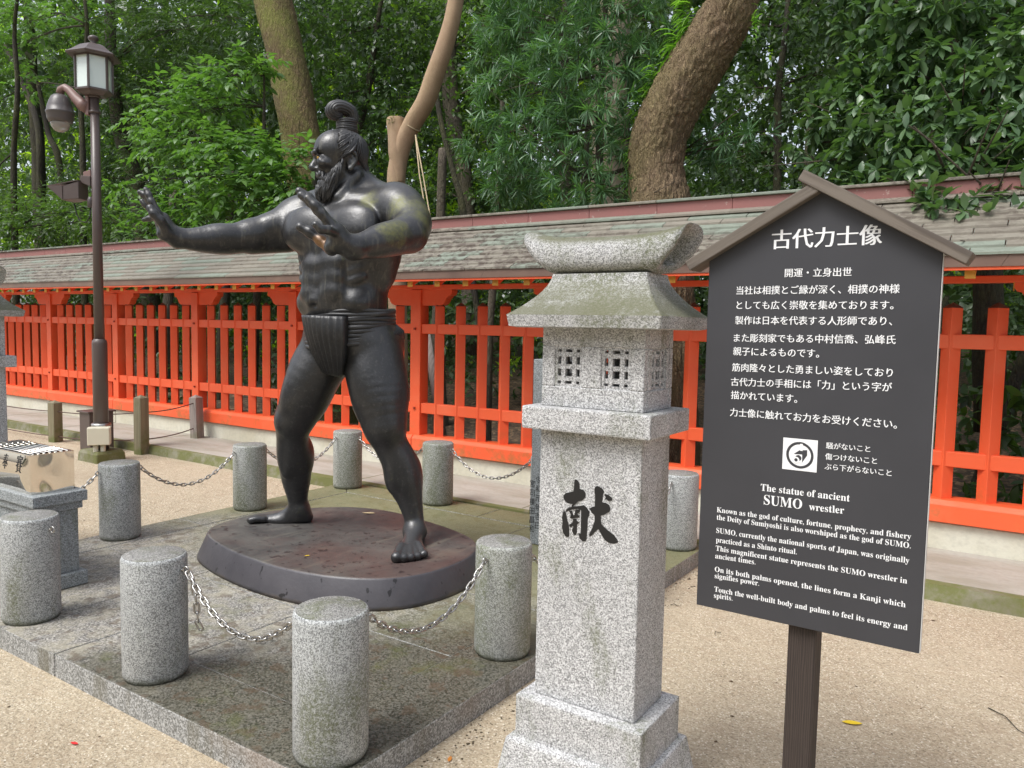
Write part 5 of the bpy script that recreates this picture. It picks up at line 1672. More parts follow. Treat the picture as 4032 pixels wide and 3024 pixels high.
for i in range(40):
    s = rng.choice((1, -1)); k = rng.random()
    p0 = HP(1256+rng.uniform(-4, 8), 736+rng.uniform(-4, 6), .03*s*k)
    p3 = HP(1262+rng.uniform(-14, 18), 800+rng.uniform(-26, 8), .035*s*rng.random())
    mid = HP(1240+rng.uniform(-2, 8), 765, .045*s*k)
    pts = [Wl(push(p0*(1-u)**2+mid*2*u*(1-u)+p3*u*u, .004))[0] for u in np.linspace(0, 1, 7)]
    bd.tube(pts, [.006, .009, .010, .010, .008, .006, .002], 5)
ob('beard', bd.mesh(), M['bronze_hair'], statue, True)
for s in (1, -1):
    eb = MB()
    for i in range(16):
        k = i/15
        a = HP(1242+8*k, 612-2*k+rng.uniform(-2, 2), (.015+.06*k)*s); b = a+HF*(-.004)+HL3*.022*s+Z3*(.018+.008*k)
        eb.tube([Wl(push(a, .001))[0], Wl(push((a+b)/2, .005))[0], Wl(push(b, .003))[0]], [.004, .0055, .0015], 5)
    ob('eyebrow', eb.mesh(), M['bronze_hair'], statue, True)

# loincloth: pleated belt, front apron, knot
def pel(th, rs=1.0, z=0.0, up=0.0):
    """point on the hip ellipse; th measured from the front"""
    c = P(1372, 1285, 0)
    return c+F3*math.cos(th)*.232*rs+L3*math.sin(th)*.300*rs+Z3*(z)
belt = MB()
for j in range(12):
    v = j/11
    loop = []
    for i in range(72):
        th = 2*math.pi*i/72
        # th = 0 front, pi/2 his left side (towards the camera and right), folds gather at the back
        top = .082+.016*math.sin(th-.3); low = -.118+.048*(.5-.5*math.cos(th-.35))+.02*math.sin(th)
        w = top*(1-v)+low*v+.006*math.sin(3*th+j*1.7)
        c_ = P(1377, 1285, 0)
        rs_ = 1.0-.018*v+.008*math.sin(th*4+j*2.3)
        q = c_+F3*math.cos(th)*.225*rs_+L3*math.sin(th)*.278*rs_+Z3*w
        loop.append(Wl(q)[0])
    belt.tube(loop, .0135+.003*(j % 2), 6, True)
ob('belt', belt.mesh(), M['bronze_cloth'], statue, True)
ap = MB(); NU, NV = 60, 22
front = []; back = []
tl, tr = P(1188, 1240, .06), P(1350, 1246, .285)
bl, br = P(1268, 1458, .02), P(1345, 1486, .09)
ml, mr = P(1216, 1352, .07), P(1349, 1372, .27)
for j in range(NV+1):
    v = j/NV
    qa = tl*(1-v)**2+ (ml*2-(tl+bl)*.5)*2*v*(1-v)+bl*v*v
    qb = tr*(1-v)**2+ (mr*2-(tr+br)*.5)*2*v*(1-v)+br*v*v
    for i in range(NU+1):
        u = i/NU
        q = qa*(1-u)+qb*u
        bulge = math.sin(math.pi*u)*(.075*(1-v*.5))
        pl = (.5+.5*math.sin(u*2*math.pi*9+math.sin(v*5)*.7))**1.5*.012*(.4+.6*min(1, v*4)) if 0.03 < u < .97 else 0
        q = q+F3*(bulge+pl)+np.array([0, .02, 0])
        front.append(Wl(q)[0]); back.append(Wl(q-F3*.045-np.array([0, .02, 0]))[0])
n1 = NU+1
F_ = []
for j in range(NV):
    for i in range(NU):
        a = j*n1+i
        F_.append((a, a+1, a+1+n1, a+n1)); b = a+len(front)
        F_.append((b, b+n1, b+1+n1, b+1))
o_ = len(front)
for i in range(NU):
    F_.append((i, i+o_, i+1+o_, i+1)); a = NV*n1+i; F_.append((a, a+1, a+1+o_, a+o_))
for j in range(NV):
    a = j*n1; F_.append((a, a+n1, a+n1+o_, a+o_)); a = j*n1+NU; F_.append((a, a+o_, a+n1+o_, a+n1))
ap.add(front+back, F_)
ob('apron', ap.mesh(), M['bronze_cloth'], statue, True)
kt = MB()
for i in range(6):
    a = P(1530+5*i, 1285, .13-.02*i); b = P(1548+7*i, 1345-3*i, .13-.025*i)
    kt.tube([Wl(a)[0], Wl((a+b)/2+np.array([.012, .03, 0]))[0], Wl(b)[0]], [.016, .022, .020], 7)
ob('knot', kt.mesh(), M['bronze_cloth'], statue, True)
# ------------------------------------------------------------------ woodland behind the fence
NR = np.random.default_rng(17)
LT = {
 'oval': (np.array([(0,0,0),(.3,.19,.035),(.3,0,0),(.3,-.19,.035),(.68,.19,.02),(.68,0,-.02),(.68,-.19,.02),(1,0,-.10)]), np.array([(0,3,2),(0,2,1),(2,3,6),(2,6,5),(1,2,5),(1,5,4),(5,6,7),(4,5,7)])),
 'heart': (np.array([(0,0,0),(.22,.27,.04),(.25,0,0),(.22,-.27,.04),(.6,.22,.02),(.6,0,-.02),(.6,-.22,.02),(1.05,0,-.14)]), np.array([(0,3,2),(0,2,1),(2,3,6),(2,6,5),(1,2,5),(1,5,4),(5,6,7),(4,5,7)])),
 'strap': (np.array([(0,0,0),(.35,.042,.02),(.35,-.042,.02),(.75,.038,-.02),(.75,-.038,-.02),(1,0,-.10)]), np.array([(0,2,1),(1,2,4),(1,4,3),(3,4,5)])),
 'lance': (np.array([(0,0,0),(.4,.14,.03),(.4,0,0),(.4,-.14,.03),(1,0,-.12)]), np.array([(0,3,2),(0,2,1),(2,3,4),(1,2,4)])),
 'far': (np.array([(0,0,0),(.45,.24,.05),(.45,-.24,.05),(1,0,-.08)]), np.array([(0,2,1),(1,2,3)])),
}
def nrm(a): return a/np.maximum(np.linalg.norm(a, axis=-1, keepdims=True), 1e-9)
def leaves_mesh(name, P, D, L, tpl, jit=.35, width=1.0):
    """P,D (n,3), L (n,)"""
    T, F = LT[tpl]; n = len(P)
    D = nrm(D)
    up = np.array([0, 0, 1.0])+NR.normal(0, jit, (n, 3))
    N = nrm(up-D*(up*D).sum(1, keepdims=True)); S = np.cross(N, D)
    V = P[:, None]+L[:, None, None]*(T[None, :, 0:1]*D[:, None]+width*T[None, :, 1:2]*S[:, None]+T[None, :, 2:3]*N[:, None])
    FF = (F[None]+(np.arange(n)*len(T))[:, None, None]).reshape(-1, 3)
    return mesh_np(name, V.reshape(-1, 3), [FF])
def twigs(C, A, mode, n, L, spread, T, droop=0.2, lj=.25):
    """expand cluster centres into leaves"""
    m = len(C); A = nrm(A)
    ref = np.where(np.abs(A[:, 2:]) > .9, np.array([[1.0, 0, 0]]), np.array([[0, 0, 1.0]]))
    B = nrm(np.cross(A, ref)); B2 = np.cross(A, B)
    j = np.arange(n)
    if mode == 'whorl':
        ph = j*2.39996+NR.uniform(0, 6.28, (m, 1)); sp = spread+NR.normal(0, .22, (m, n))
        side = np.cos(ph)[..., None]*B[:, None]+np.sin(ph)[..., None]*B2[:, None]
        t = NR.uniform(0, 1, (m, n))
    else:
        sg = np.where(j % 2 == 0, 1.0, -1.0)[None]+np.zeros((m, 1)); sp = spread+NR.normal(0, .18, (m, n))
        side = sg[..., None]*B[:, None]+NR.normal(0, .15, (m, n, 3))
        t = ((j+.5)/n)[None]+NR.normal(0, .03, (m, n))
        sp = sp*(1-.6*(j == n-1))
    P = C[:, None]+A[:, None]*(t*T)[..., None]
    P[..., 2] -= droop*.35*T*t**2
    D = A[:, None]*np.cos(sp)[..., None]+side*np.sin(sp)[..., None]
    D[..., 2] -= droop
    Ls = L*(1+NR.uniform(-lj, lj, (m, n)))
    return P.reshape(-1, 3), D.reshape(-1, 3), Ls.reshape(-1)
def blob_pts(c, r, n, shell=.55):
    v = nrm(NR.normal(0, 1, (n, 3))); k = (shell+(1-shell)*NR.uniform(0, 1, (n, 1))**.6)
    k = np.where(NR.uniform(0, 1, (n, 1)) < .25, NR.uniform(.2, .7, (n, 1)), k)
    P_ = np.array(c)+v*k*np.array(r)
    A = v*np.array([1, 1, .55])+NR.normal(0, .35, (n, 3))
    return P_, A
def px_blob(px, py, Y, rp, flat=.75, deep=.7):
    c = on_y(px, py, Y); m = rp/FPX*depth(c)
    return c, (m, m*deep, m*flat)
def crown(name, blobs, dens, mode, n, L, spread, T, tpl, mat, parent, droop=.2, jit=.35, width=1.0, kind=None, zmin=None):
    Cs = []; As = []
    for c, r in blobs:
        k = max(4, int(dens*(r[0]*r[1]*r[2])**(2/3)*12))
        p, a = blob_pts(c, r, k); Cs.append(p); As.append(a)
    C = np.concatenate(Cs); A = np.concatenate(As)
    if zmin is not None:
        ok = C[:, 2] > zmin; C, A = C[ok], A[ok]
    off = np.array(parent.location) if parent is not None else np.zeros(3)
    P_, D_, L_ = twigs(C, A, mode, n, L, spread, T, droop)
    o = ob(name, leaves_mesh(name, P_-off, D_, L_, tpl, jit, width), mat, parent)
    if kind: o['kind'] = kind
    return o, C
def trunk_px(pts, Y, parent, mat, n=18, name='trunk', rough=.05, ext=None, sub=6):
    """pts: (px, py, radius px)"""
    W_ = []; RR = []
    for px, py, rp in pts:
        p = on_y(px, py, Y if not hasattr(Y, '__call__') else Y(py)); W_.append(p); RR.append(rp/FPX*depth(p))
    if ext is not None:
        W_ = W_+[W_[-1]+np.array(e) for e in ext[0]]; RR = RR+list(ext[1])
    return tube_obj(name, W_, RR, parent, mat, n, rough, sub)
def tube_obj(name, W_, RR, parent, mat, n=18, rough=.05, sub=6):
    W_ = np.array(W_, float); RR = np.array(RR, float); K = len(W_); Q = []; S_ = []
    for i in range(K-1):
        p0, p1, p2, p3 = W_[max(i-1, 0)], W_[i], W_[i+1], W_[min(i+2, K-1)]
        for j in range(sub):
            t = j/sub
            Q.append(.5*(2*p1+(p2-p0)*t+(2*p0-5*p1+4*p2-p3)*t*t+(3*p1-p0-3*p2+p3)*t**3)); S_.append(RR[i]*(1-t)+RR[i+1]*t)
    Q.append(W_[-1]); S_.append(RR[-1])
    mb = MB().tube([tuple(q) for q in Q], S_, n)
    V = np.array(mb.v); ph = NR.uniform(0, 6, 4)
    ctr = np.repeat(np.array(Q), n, axis=0)
    dv = V-ctr
    w = 1+rough*(np.sin(V[:, 2]*5+ph[0]+np.arctan2(dv[:, 1], dv[:, 0])*2)+np.sin(np.arctan2(dv[:, 1], dv[:, 0])*5+V[:, 2]*2+ph[1])*.6)
    V = ctr+dv*w[:, None]-np.array(parent.location)
    mb.v = [tuple(v) for v in V]
    return ob(name, mb.mesh(name), mat, parent, True)
from mathutils import noise as mnoise
def fissure(o, amp):
    me = o.data; me.calc_normals_split() if hasattr(me, 'calc_normals_split') else None
    N = [v.normal.copy() for v in me.vertices]
    for v, nn_ in zip(me.vertices, N):
        p = v.co; q = Vector((p.x*24, p.y*24, p.z*4.6))
        q += mnoise.noise_vector(Vector((p.x*6, p.y*6, p.z*4)))*.7
        d = mnoise.voronoi(q)[0]; e_ = min(1.0, (d[1]-d[0])*2.2)
        h = e_-.6+.35*mnoise.noise(q*2.5)
        v.co = p+nn_*h*amp
    me.update()
def limbs(root_pts, targets, r0, parent, mat, name='limb'):
    mb = MB(); off = np.array(parent.location)
    for tg in targets:
        rp = min(root_pts, key=lambda q: np.linalg.norm((np.array(q)-np.array(tg))*np.array([1, 1, 1.6])))
        a = np.array(rp); b = np.array(tg); mid = (a+b)/2+NR.normal(0, .12, 3)*np.linalg.norm(b-a)*.5+np.array([0, 0, .06*np.linalg.norm(b-a)])
        pts = [a*(1-u)**2+mid*2*u*(1-u)+b*u*u for u in np.linspace(0, 1, 7)]
        pts[0] = a; mb.tube([tuple(q-off) for q in pts], list(np.linspace(r0, r0*.3, 7)), 6)
        for k in range(3):
            s_ = pts[2+k]; e_ = b+NR.normal(0, .28, 3); e_[2] = max(e_[2], b[2]-.03); m_ = (s_+e_)/2+NR.normal(0, .08, 3)
            mb.tube([tuple(q-off) for q in (s_, m_, e_)], [r0*.4, r0*.3, r0*.12], 5)
    o = ob(name, mb.mesh(), mat, parent, True); o['kind'] = 'stuff'; return o

def tree(name, label, cat, base, group=None): return thing(name, label, cat, base, 0, group)

# 1 big curved tree with fern tufts
b0 = on_y(2600, 800, 7.4)
t1 = tree('camphor_tree', 'massive curved tree with deeply fissured brown bark rising behind the fence roof', 'tree', (b0[0], 7.4, 0))
big_ = trunk_px([(2640, 1900, 118), (2620, 1200, 110), (2600, 840, 118), (2585, 700, 105), (2590, 560, 112), (2660, 400, 112), (2760, 230, 108), (2860, 60, 104), (2925, -80, 100)], 7.4, t1, M['bark_big'], 150, rough=.025,
         ext=([(.5, .1, .6), (1.1, .2, 1.5)], (.22, .12)), sub=30)
fissure(big_, .020)
fr = random.Random(4)
for k, (px, py, rp) in enumerate([(2700, 110, 80), (2640, 200, 90), (2560, 330, 70), (2520, 440, 80), (2490, 610, 65), (2480, 700, 50), (2980, 90, 50), (2690, 20, 60)]):
    c = on_y(px, py, 7.32); 
    t = tree('fern_tuft', ['fern tuft near the top of the curved trunk, left side', 'largest bright fern tuft on the left of the curved trunk', 'fern tuft halfway down the curved trunk', 'drooping fern tuft left of the bend of the curved trunk', 'low fern tuft at the left foot of the curved trunk', 'smallest fern tuft just above the fence roof on the curved trunk', 'fern tuft on the right side of the curved trunk', 'fern tuft cut by the top edge of the photo on the curved trunk'][k], 'fern', tuple(c), 'fern tufts growing on the curved trunk')
    m_ = rp/FPX*depth(c); s_ = 1 if px > 2900 else -1
    n = 40; C = c+NR.normal(0, 1, (n, 3))*np.array([.12, .12, .5])*m_+np.array([-s_*m_*.35, 0, 0])
    D = np.stack([s_*NR.uniform(.3, 1.1, n), NR.uniform(-1.0, .3, n), NR.uniform(-.5, .6, n)], 1)
    L_ = m_*NR.uniform(.7, 1.25, n)
    V = []; F = []
    for i in range(n):      # arching strap fronds
        d = D[i]/np.linalg.norm(D[i]); p = C[i].copy(); side = np.cross(d, [0, 0, 1]); side /= np.linalg.norm(side)+1e-9
        q0 = len(V)
        for j in range(6):
            w = .017*math.sin(math.pi*(j+.6)/6.4)*L_[i]/.3
            V += [tuple(p-side*w-c), tuple(p+side*w-c)]
            p = p+d*L_[i]/5; d = d+np.array([0, 0, -.30]); d /= np.linalg.norm(d)
        for j in range(5): F.append((q0+2*j, q0+2*j+1, q0+2*j+3, q0+2*j+2))
    ob('fronds', mesh_np('fronds', V, [np.array(F)]), M['leaf_fern'], t)

# 2 mossy leaning tree upper left
b0 = on_y(1180, 800, 9.0)
t2_ = tree('leaning_tree', 'tall leaning tree with mossy green and brown bark behind the bright leaves', 'tree', (b0[0], 9.0, 0))
_b2 = trunk_px([(1330, 1700, 84), (1260, 1200, 82), (1222, 800, 80), (1195, 600, 78), (1160, 400, 76), (1120, 200, 74), (1075, 0, 72), (1050, -140, 70)], 9.0, t2_, M['bark_moss'], 110, rough=.03, ext=([(-.15, 0, .8), (-.3, 0, 1.8)], (.18, .10)), sub=26)
fissure(_b2, .012)

# 3 pale lopped tree with rope
b0 = on_y(1560, 740, 8.0)
t3_ = tree('pale_tree', 'smooth pale tree with a sawn-off stub and a bent leaning stem', 'tree', (b0[0], 8.0, 0))
trunk_px([(1575, 1900, 38), (1565, 1200, 37), (1560, 760, 35), (1566, 650, 35), (1588, 565, 36), (1625, 485, 37), (1675, 400, 37), (1710, 300, 36), (1748, 190, 35), (1780, 80, 33), (1810, -60, 30)], 8.0, t3_, M['bark_pale'], 24, rough=.03, ext=([(.3, 0, .7), (.5, 0, 1.6)], (.07, .04)))
stub = trunk_px([(1572, 720, 16), (1568, 660, 28), (1564, 600, 36), (1562, 530, 36), (1558, 480, 36), (1557, 466, 33)], 7.98, t3_, M['bark_pale'], 20, 'stub', rough=.06)
rp_ = tree('rope', 'pale rope looped round the bent tree and tied down behind the roof', 'rope', tuple(on_y(1640, 500, 7.9)))
ro_ = MB(); off = np.array(rp_.location)
c1 = on_y(1622, 492, 8.0)
lp = []
for k in range(20):
    a = 2*math.pi*k/20; d1 = np.array([.80, 0, -.60]); lp.append(tuple(c1+d1*.105*math.cos(a)+np.array([0, 1, 0])*.115*math.sin(a)-off+np.array([0, 0, 0])))
ro_.tube(lp, .011, 6, True); ro_.tube([tuple(np.array(p)+np.array([.012, 0, -.022])) for p in lp], .011, 6, True)
for dx in (0, 14):
    ro_.tube([tuple(on_y(1636, 532, 7.88)-off), tuple(on_y(1652+dx, 690, 7.7)-off), tuple(on_y(1682+dx, 866, 7.4)-off), tuple(on_y(1700+dx, 1000, 7.2)-off)], .009, 6)
ob('strand', ro_.mesh(), M['rope'], rp_, True)
t = tree('fern_tuft', 'small dark fern tuft on top of the sawn-off stub', 'fern', tuple(on_y(1555, 475, 7.93)))
n = 40; c = np.array(t.location); C = c+NR.normal(0, .03, (n, 3)); D = NR.normal(0, 1, (n, 3))+np.array([0, -.6, .1])
ob('fronds', leaves_mesh('fronds', C-c, D, NR.uniform(.08, .16, n), 'strap'), M['leaf_mid'], t)

# 4 podocarpus
t4_ = tree('podocarpus_tree', 'evergreen with narrow strap leaves in star-shaped whorls, centre of the photo', 'tree', tuple(on_y(2370, 2100, 7.7)*np.array([1, 1, 0])))
trunk_px([(2365, 1900, 22), (2362, 900, 18), (2360, 760, 17), (2362, 500, 14), (2372, 250, 12), (2385, 0, 10), (2392, -200, 8)], 7.7, t4_, M['bark_mid'], 12)
pb = [px_blob(*a) for a in [(2080, 60, 7.5, 210), (2420, 60, 7.4, 210), (1990, 200, 7.7, 170), (2240, 230, 7.3, 220), (2560, 220, 7.6, 150), (2030, 400, 7.4, 190), (2330, 430, 7.2, 230), (2120, 570, 7.3, 190), (2480, 560, 7.6, 130), (2020, 700, 7.5, 160), (2260, 740, 7.2, 170), (2440, 740, 7.3, 120), (1900, 560, 7.6, 110), (2850, 545, 7.7, 130), (2960, 560, 7.7, 80), (2100, -150, 7.5, 250), (2450, -150, 7.5, 250)]]
crown('crown', pb, 20, 'whorl', 22, .155, 1.0, .05, 'strap', M['leaf_pod'], t4_, .22, .5, 1.0)
rootp = [on_y(2362, y, 7.7) for y in (700, 500, 300, 100, -100)]
limbs(rootp, [c for c, r in pb], .018, t4_, M['bark_mid'])
t5_ = tree('pale_tree', 'broad pale tan trunk glimpsed behind the star-leaved evergreen', 'tree', tuple(on_y(2400, 1900, 12)*np.array([1, 1, 0])))
trunk_px([(2420, 1500, 75), (2400, 900, 72), (2400, 500, 68), (2420, 0, 64), (2430, -200, 60)], 12.0, t5_, M['bark_wide'], 20)

# 5 glossy oak over the roof, right
t6_ = tree('oak_tree', 'glossy large-leaved evergreen hanging over the fence roof at the right', 'tree', tuple(on_y(3900, 1300, 8.2)*np.array([1, 1, 0])))
trunk_px([(3900, 1700, 60), (3880, 900, 52), (3820, 400, 44), (3760, 0, 36), (3740, -200, 30)], 8.2, t6_, M['bark_dark'], 16)
rb_ = [px_blob(*a) for a in [(3420, -20, 7.9, 230), (3700, 60, 7.3, 230), (3960, 60, 7.8, 230), (4180, 100, 7.2, 230), (3460, 250, 7.6, 200), (3640, 300, 7.2, 220), (3900, 330, 6.9, 230), (4150, 380, 6.8, 220), (3340, 430, 7.5, 170), (3240, 560, 7.7, 130), (3470, 520, 7.1, 200), (3700, 540, 6.8, 200), (3940, 570, 6.5, 210), (4150, 620, 6.4, 200), (3330, 680, 7.2, 140), (3500, 720, 6.8, 150), (3680, 700, 6.5, 150), (3830, 760, 6.3, 140), (4000, 800, 6.15, 130), (4100, 820, 6.1, 140), (3580, 810, 6.6, 70), (3950, 880, 5.75, 85), (4080, 900, 5.7, 95), (3600, 800, 5.9, 70), (3760, 850, 5.75, 85), (3880, 920, 5.6, 75), (4010, 950, 5.5, 70), (4110, 960, 5.5, 80), (3690, 790, 5.9, 80), (3820, 780, 5.9, 95)]]
crown('crown', rb_, 46, 'whorl', 8, .120, 1.15, .05, 'oval', M['leaf_big'], t6_, .42, .3, 1.0, zmin=2.22)
limbs([on_y(3880, 900, 8.2), on_y(3850, 600, 8.2), on_y(3820, 400, 8.2), on_y(3780, 100, 8.2)], [c for c, r in rb_], .03, t6_, M['bark_mid'])

# 6 bright soft-leaved tree, left of the statue's head
t7_ = tree('cherry_tree', 'bright fresh-green soft-leaved tree spreading in tiers behind the outstretched arm', 'tree', tuple(on_y(1010, 1300, 7.6)*np.array([1, 1, 0])))
cb = [px_blob(px, py, Y, r, .42, .7) for px, py, Y, r in [(660, 370, 7.6, 110), (800, 330, 7.4, 130), (930, 290, 7.4, 120), (1020, 235, 7.4, 75), (700, 440, 7.3, 110), (860, 420, 7.4, 130), (600, 590, 7.3, 90), (740, 560, 7.2, 150), (880, 580, 7.1, 150), (1020, 600, 7.2, 150), (1150, 640, 7.2, 120), (1250, 610, 7.4, 80), (820, 690, 7.0, 140), (960, 720, 7.0, 150), (1090, 720, 7.1, 120), (720, 790, 7.0, 110), (860, 830, 7.0, 130), (1000, 800, 7.1, 110), (1130, 800, 7.0, 90), (1040, 860, 6.9, 90), (560, 470, 7.4, 80), (600, 860, 6.8, 90), (540, 930, 6.5, 60), (660, 880, 6.9, 90), (1220, 720, 7.2, 70), (500, 730, 7.4, 80)]]
crown('crown', cb, 30, 'twig', 8, .115, .95, .30, 'heart', M['leaf_bright'], t7_, .30, .28, 1.0, zmin=2.25)
tp = [on_y(1040, y, 7.6) for y in (900, 800, 700, 560, 420, 300)]
tube_obj('trunk', [on_y(1000, 1500, 7.6), on_y(1020, 1000, 7.6)]+tp, [.06, .055, .05, .045, .04, .03, .02, .012], t7_, M['bark_dark'], 10)
limbs(tp, [c for c, r in cb], .012, t7_, M['bark_dark'], 'limb')

# 7 mid-distance trees, each with its own crown and trunk
def mid_tree(label, bx, Y, crowns, mode, n, L, tpl, mat, dens, rpx=24, group='trees beyond the fence', spread=.9, T=.25, flat=.6, bark='bark_dark', tr=None, droop=.3, name='woodland_tree', zmin=None):
    base = on_y(bx, 1400, Y)
    t = tree(name, label, 'tree', (base[0], Y, 0), group)
    w1, w2, w3, w4 = [float(q) for q in NR.uniform(-55, 55, 4)]
    pts = tr or [(bx+8, 1400, rpx*1.15), (bx+w1*.4, 900, rpx), (bx+w1, 600, rpx*.9), (bx+w1+w2, 350, rpx*.8), (bx+w1+w2+w3, 100, rpx*.62), (bx+w1+w2+w3+w4, -200, rpx*.4)]
    trunk_px(pts, Y, t, M[bark], 14)
    bl = [px_blob(px, py, Y+dy, r, flat, .9) for px, py, dy, r in crowns]
    crown('crown', bl, dens, mode, n, L, spread, T, tpl, M[mat], t, droop, .4, 1.0, zmin=zmin)
    limbs([on_y(px, py, Y) for px, py, _ in pts[1:]], [c for c, r in bl], .022, t, M[bark])
    return t
mid_tree('dark drooping-leaved tree right behind the lamp post', 545, 10.5, [(430, 330, 0, 190), (560, 120, 0, 230), (760, 100, 0, 240), (900, 300, 0, 200), (640, 330, .3, 220), (450, 560, 0, 180), (640, 640, 0, 180), (380, 700, 0, 150), (700, 860, 0, 190), (420, 850, 0, 160), (820, 480, .5, 170), (980, 80, 0, 200), (940, 880, .2, 170)], 'twig', 9, .13, 'lance', 'leaf_dark', 20, 26, tr=[(620, 1400, 34), (560, 900, 34), (530, 700, 32), (470, 500, 28), (440, 250, 22), (430, -50, 18)])
mid_tree('dark leafy tree between the leaning trunk and the statue topknot', 1400, 10.5, [(1330, 150, 0, 220), (1500, 80, 0, 210), (1330, 380, 0, 170), (1480, 300, 0, 180), (1500, 540, 0, 190), (1320, 620, .5, 160), (1640, 160, .4, 180), (1400, 760, .2, 170), (1240, 60, .3, 160)], 'whorl', 7, .11, 'oval', 'leaf_dark', 20, 16)
mid_tree('dark tree with thin crooked stems right of the pale bent tree', 1800, 11.0, [(1800, 130, 0, 220), (1930, 330, 0, 190), (1740, 420, 0, 180), (1880, 600, 0, 190), (1760, 760, 0, 180), (1960, 760, .4, 170), (1960, 60, 0, 200), (1680, 620, .3, 140)], 'whorl', 7, .10, 'oval', 'leaf_mid', 18, 22, tr=[(1860, 1400, 34), (1835, 800, 34), (1800, 560, 33), (1775, 400, 31), (1770, 200, 28), (1780, 0, 26), (1780, -200, 20)], bark='bark_mid')
mid_tree('dark small-leaved tree seen right of the big curved trunk', 3060, 10.5, [(3000, 100, 0, 230), (3200, 60, 0, 230), (2950, 350, 0, 150), (3100, 420, 0, 200), (2850, 650, 0, 190), (3050, 700, 0, 200), (2800, 800, 0, 170), (3200, 820, .3, 170), (2950, 900, 0, 170), (3260, 300, .4, 150)], 'whorl', 7, .09, 'oval', 'leaf_dark', 24, 18)
mid_tree('slender dark tree at the far left behind the lamp', 130, 12.0, [(60, 150, 0, 240), (240, 60, 0, 220), (130, 420, .4, 200), (330, 220, 0, 170), (60, 800, 0, 200), (250, 880, -.5, 200), (430, 900, -.4, 180), (-80, 500, 0, 220)], 'twig', 9, .11, 'lance', 'leaf_mid', 15, 20, tr=[(190, 1400, 26), (160, 900, 25), (150, 600, 24), (130, 350, 22), (115, 100, 18), (90, -200, 14)])
mid_tree('leafy shrub-like tree just above the fence roof at the far left', 60, 8.6, [(40, 840, 0, 150), (200, 850, 0, 150), (330, 840, 0, 130), (-90, 760, 0, 170), (120, 920, -.3, 110), (440, 880, 0, 110)], 'twig', 8, .10, 'oval', 'leaf_mid', 26, 12, name='shrub_tree', zmin=2.2)
mid_tree('upper-left tree with light green drooping sprays over the lamp', 330, 9.0, [(150, 70, 0, 130), (60, 200, .2, 110), (300, 30, 0, 120), (100, 330, 0, 90), (30, 60, 0, 140)], 'twig', 8, .11, 'heart', 'leaf_bright', 14, 12)
mid_tree('dark tree behind the star-leaved evergreen', 2250, 11.5, [(2100, 200, 0, 260), (2450, 200, 0, 260), (2150, 600, 0, 240), (2500, 620, 0, 240), (2650, 80, 0, 200), (2300, 850, 0, 220), (2700, 850, 0, 200), (2000, 880, 0, 180)], 'whorl', 7, .11, 'oval', 'leaf_dark', 15, 24)
mid_tree('shadowy tree behind the glossy oak at the right edge', 3700, 11.5, [(3500, 100, 0, 300), (3850, 150, 0, 300), (3600, 550, 0, 300), (3950, 600, 0, 300), (3350, 800, 0, 220), (4150, 200, 0, 280)], 'whorl', 7, .12, 'oval', 'leaf_dark', 14, 30)

# thin bare stems
for k, (pts, Y, lab) in enumerate([
 ([(1900, 1400, 12), (1830, 860, 12), (1790, 700, 11), (1745, 520, 11), (1720, 380, 9), (1700, 200, 7)], 9.0, 'thin crooked dark stem leaning right of the pale tree'),
 ([(180, 1400, 15), (160, 800, 14), (150, 500, 13), (75, 300, 9), (20, 180, 7)], 11.0, 'thin dark forked stem at the far left above the fence'),
 ([(265, 1400, 13), (240, 700, 12), (190, 520, 11), (150, 330, 8)], 11.5, 'thin dark stem left of the dome camera')]):
    b = on_y(pts[0][0], 1400, Y); t = tree('sapling', lab, 'sapling', (b[0], Y, 0)); trunk_px(pts, Y, t, M['bark_dark'], 8, rough=.08)

# 8 far woodland: backlit leaves, then a closing wall of dark foliage
def slab(name, x0, x1, y0, y1, z0, z1, n, L, tpl, mat, mode='whorl', nn=6, gaps=None, thr=0, kind='stuff', label=None, cat=None):
    C = np.stack([NR.uniform(x0, x1, n), NR.uniform(y0, y1, n), NR.uniform(z0, z1, n)], 1)
    f = np.sin(C[:, 0]*1.3+C[:, 2]*.9)+np.sin(C[:, 0]*.57-C[:, 2]*1.7+2)+np.sin(C[:, 0]*2.9+C[:, 2]*2.3+1)*.7+NR.normal(0, .35, n)
    C = C[f > thr]
    A = NR.normal(0, 1, C.shape)
    P_, D_, L_ = twigs(C, A, mode, nn, L, 1.0, L, .3)
    o = ob(name, leaves_mesh(name, P_, D_, L_, tpl, .5), mat)
    props(o, label, cat, None, kind); return o
slab('far_foliage', -60, -34, 13, 24, 0, 15, 9000, .26, 'far', M['leaf_mid'], thr=-1.0)
slab('far_foliage', -34, 9, 15, 21, 0, 13.5, 15000, .22, 'far', M['leaf_dark'], thr=-.75)
slab('far_foliage', -42, 12, 21, 28, -.5, 18, 11000, .34, 'far', M['leaf_mid'], thr=-.55)
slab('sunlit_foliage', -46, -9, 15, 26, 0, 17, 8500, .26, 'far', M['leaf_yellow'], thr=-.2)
slab('sunlit_foliage', -26, -12, 13, 15, 2.5, 9, 1500, .15, 'heart', M['leaf_bright'], 'twig', 7, thr=-.2)
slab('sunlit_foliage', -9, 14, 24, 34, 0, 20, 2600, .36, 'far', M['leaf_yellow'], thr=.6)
slab('far_foliage', -70, 30, 34, 44, -1, 10, 9000, .8, 'far', M['leaf_dark'], thr=-1.6)
slab('far_foliage', -80, 30, 30, 40, 8, 24, 8000, .6, 'far', M['leaf_dark'], thr=-.75)
# overhead leaf layer added to keep sky light out of the wood
slab('sky_block_canopy', -30, 10, 11, 26, 8.0, 12, 5000, .42, 'far', M['leaf_dark'], thr=-.7)
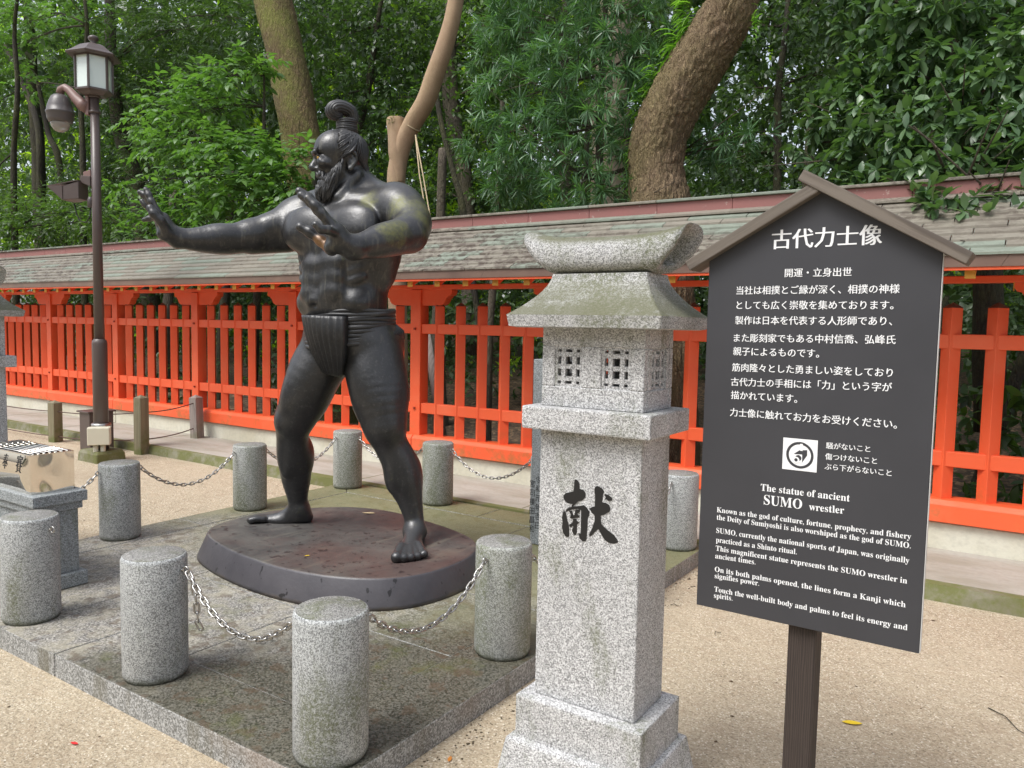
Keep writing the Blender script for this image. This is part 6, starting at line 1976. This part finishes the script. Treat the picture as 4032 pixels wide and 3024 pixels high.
# undergrowth behind the pickets
slab('undergrowth', -22, 6, 7.6, 13, 0.15, 1.7, 2600, .13, 'oval', M['leaf_dark'], 'whorl', 7, thr=.35)
slab('undergrowth', -22, 6, 9.5, 14, 1.5, 3.2, 3800, .14, 'oval', M['leaf_dark'], 'whorl', 7, thr=-.9)
slab('undergrowth', -1.6, 4, 7.0, 8.2, 0.2, 1.2, 120, .16, 'oval', M['leaf_mid'], 'whorl', 7, thr=-.2)
ur = random.Random(9)
for k, (x, Y, r, lean) in enumerate([(-9.6, 8.3, .07, .2), (-7.4, 9.2, .10, -.15), (-12.2, 8.8, .09, .1), (-4.6, 8.0, .045, .12), (-4.1, 8.6, .035, -.1), (-15, 9.5, .11, .05), (-.4, 9.0, .06, .6), (-5.4, 7.6, .05, .0), (-2.4, 9.4, .08, .1)]):
    t = tree('understory_trunk', ['trunk behind the pickets left of the statue waist', 'dark trunk behind the pickets behind the statue thigh', 'trunk behind the pickets right of the lamp post', 'thin stem behind the pickets right of the statue hip', 'very thin stem behind the pickets left of the stone lantern', 'dark trunk behind the pickets at the far left', 'crooked low branch behind the pickets at the right edge', 'slim grey stem behind the pickets by the loincloth knot', 'dark trunk behind the near stone lantern roof'][k], 'tree', (x, Y, 0), 'thin trunks seen between the pickets')
    tube_obj('trunk', [(x, Y, -.1), (x+lean*.5, Y, 1.2), (x+lean, Y+.1, 2.4), (x+lean*1.3, Y+.2, 4.2)], [r*1.3, r, r*.85, r*.6], t, M['bark_mid' if k % 2 else 'bark_dark'], 10, .08)
pr_ = tree('prop_pole', 'grey leaning prop pole seen through the pickets right of the statue', 'pole', tuple(on_y(1740, 1750, 7.2)))
c = np.array(pr_.location)
ob('pole', MB().tube([tuple(on_y(1750, 1760, 7.2)-c), tuple(on_y(1680, 1320, 7.3)-c)], .05, 10).mesh(), M['wood_pale'], pr_, True)

# trees on the far side of the court, behind the photographer (seen only as reflections)
slab('far_foliage', -30, 24, -17, -13, 0.5, 7.5, 7000, .45, 'far', M['leaf_dark'], thr=-1.4)
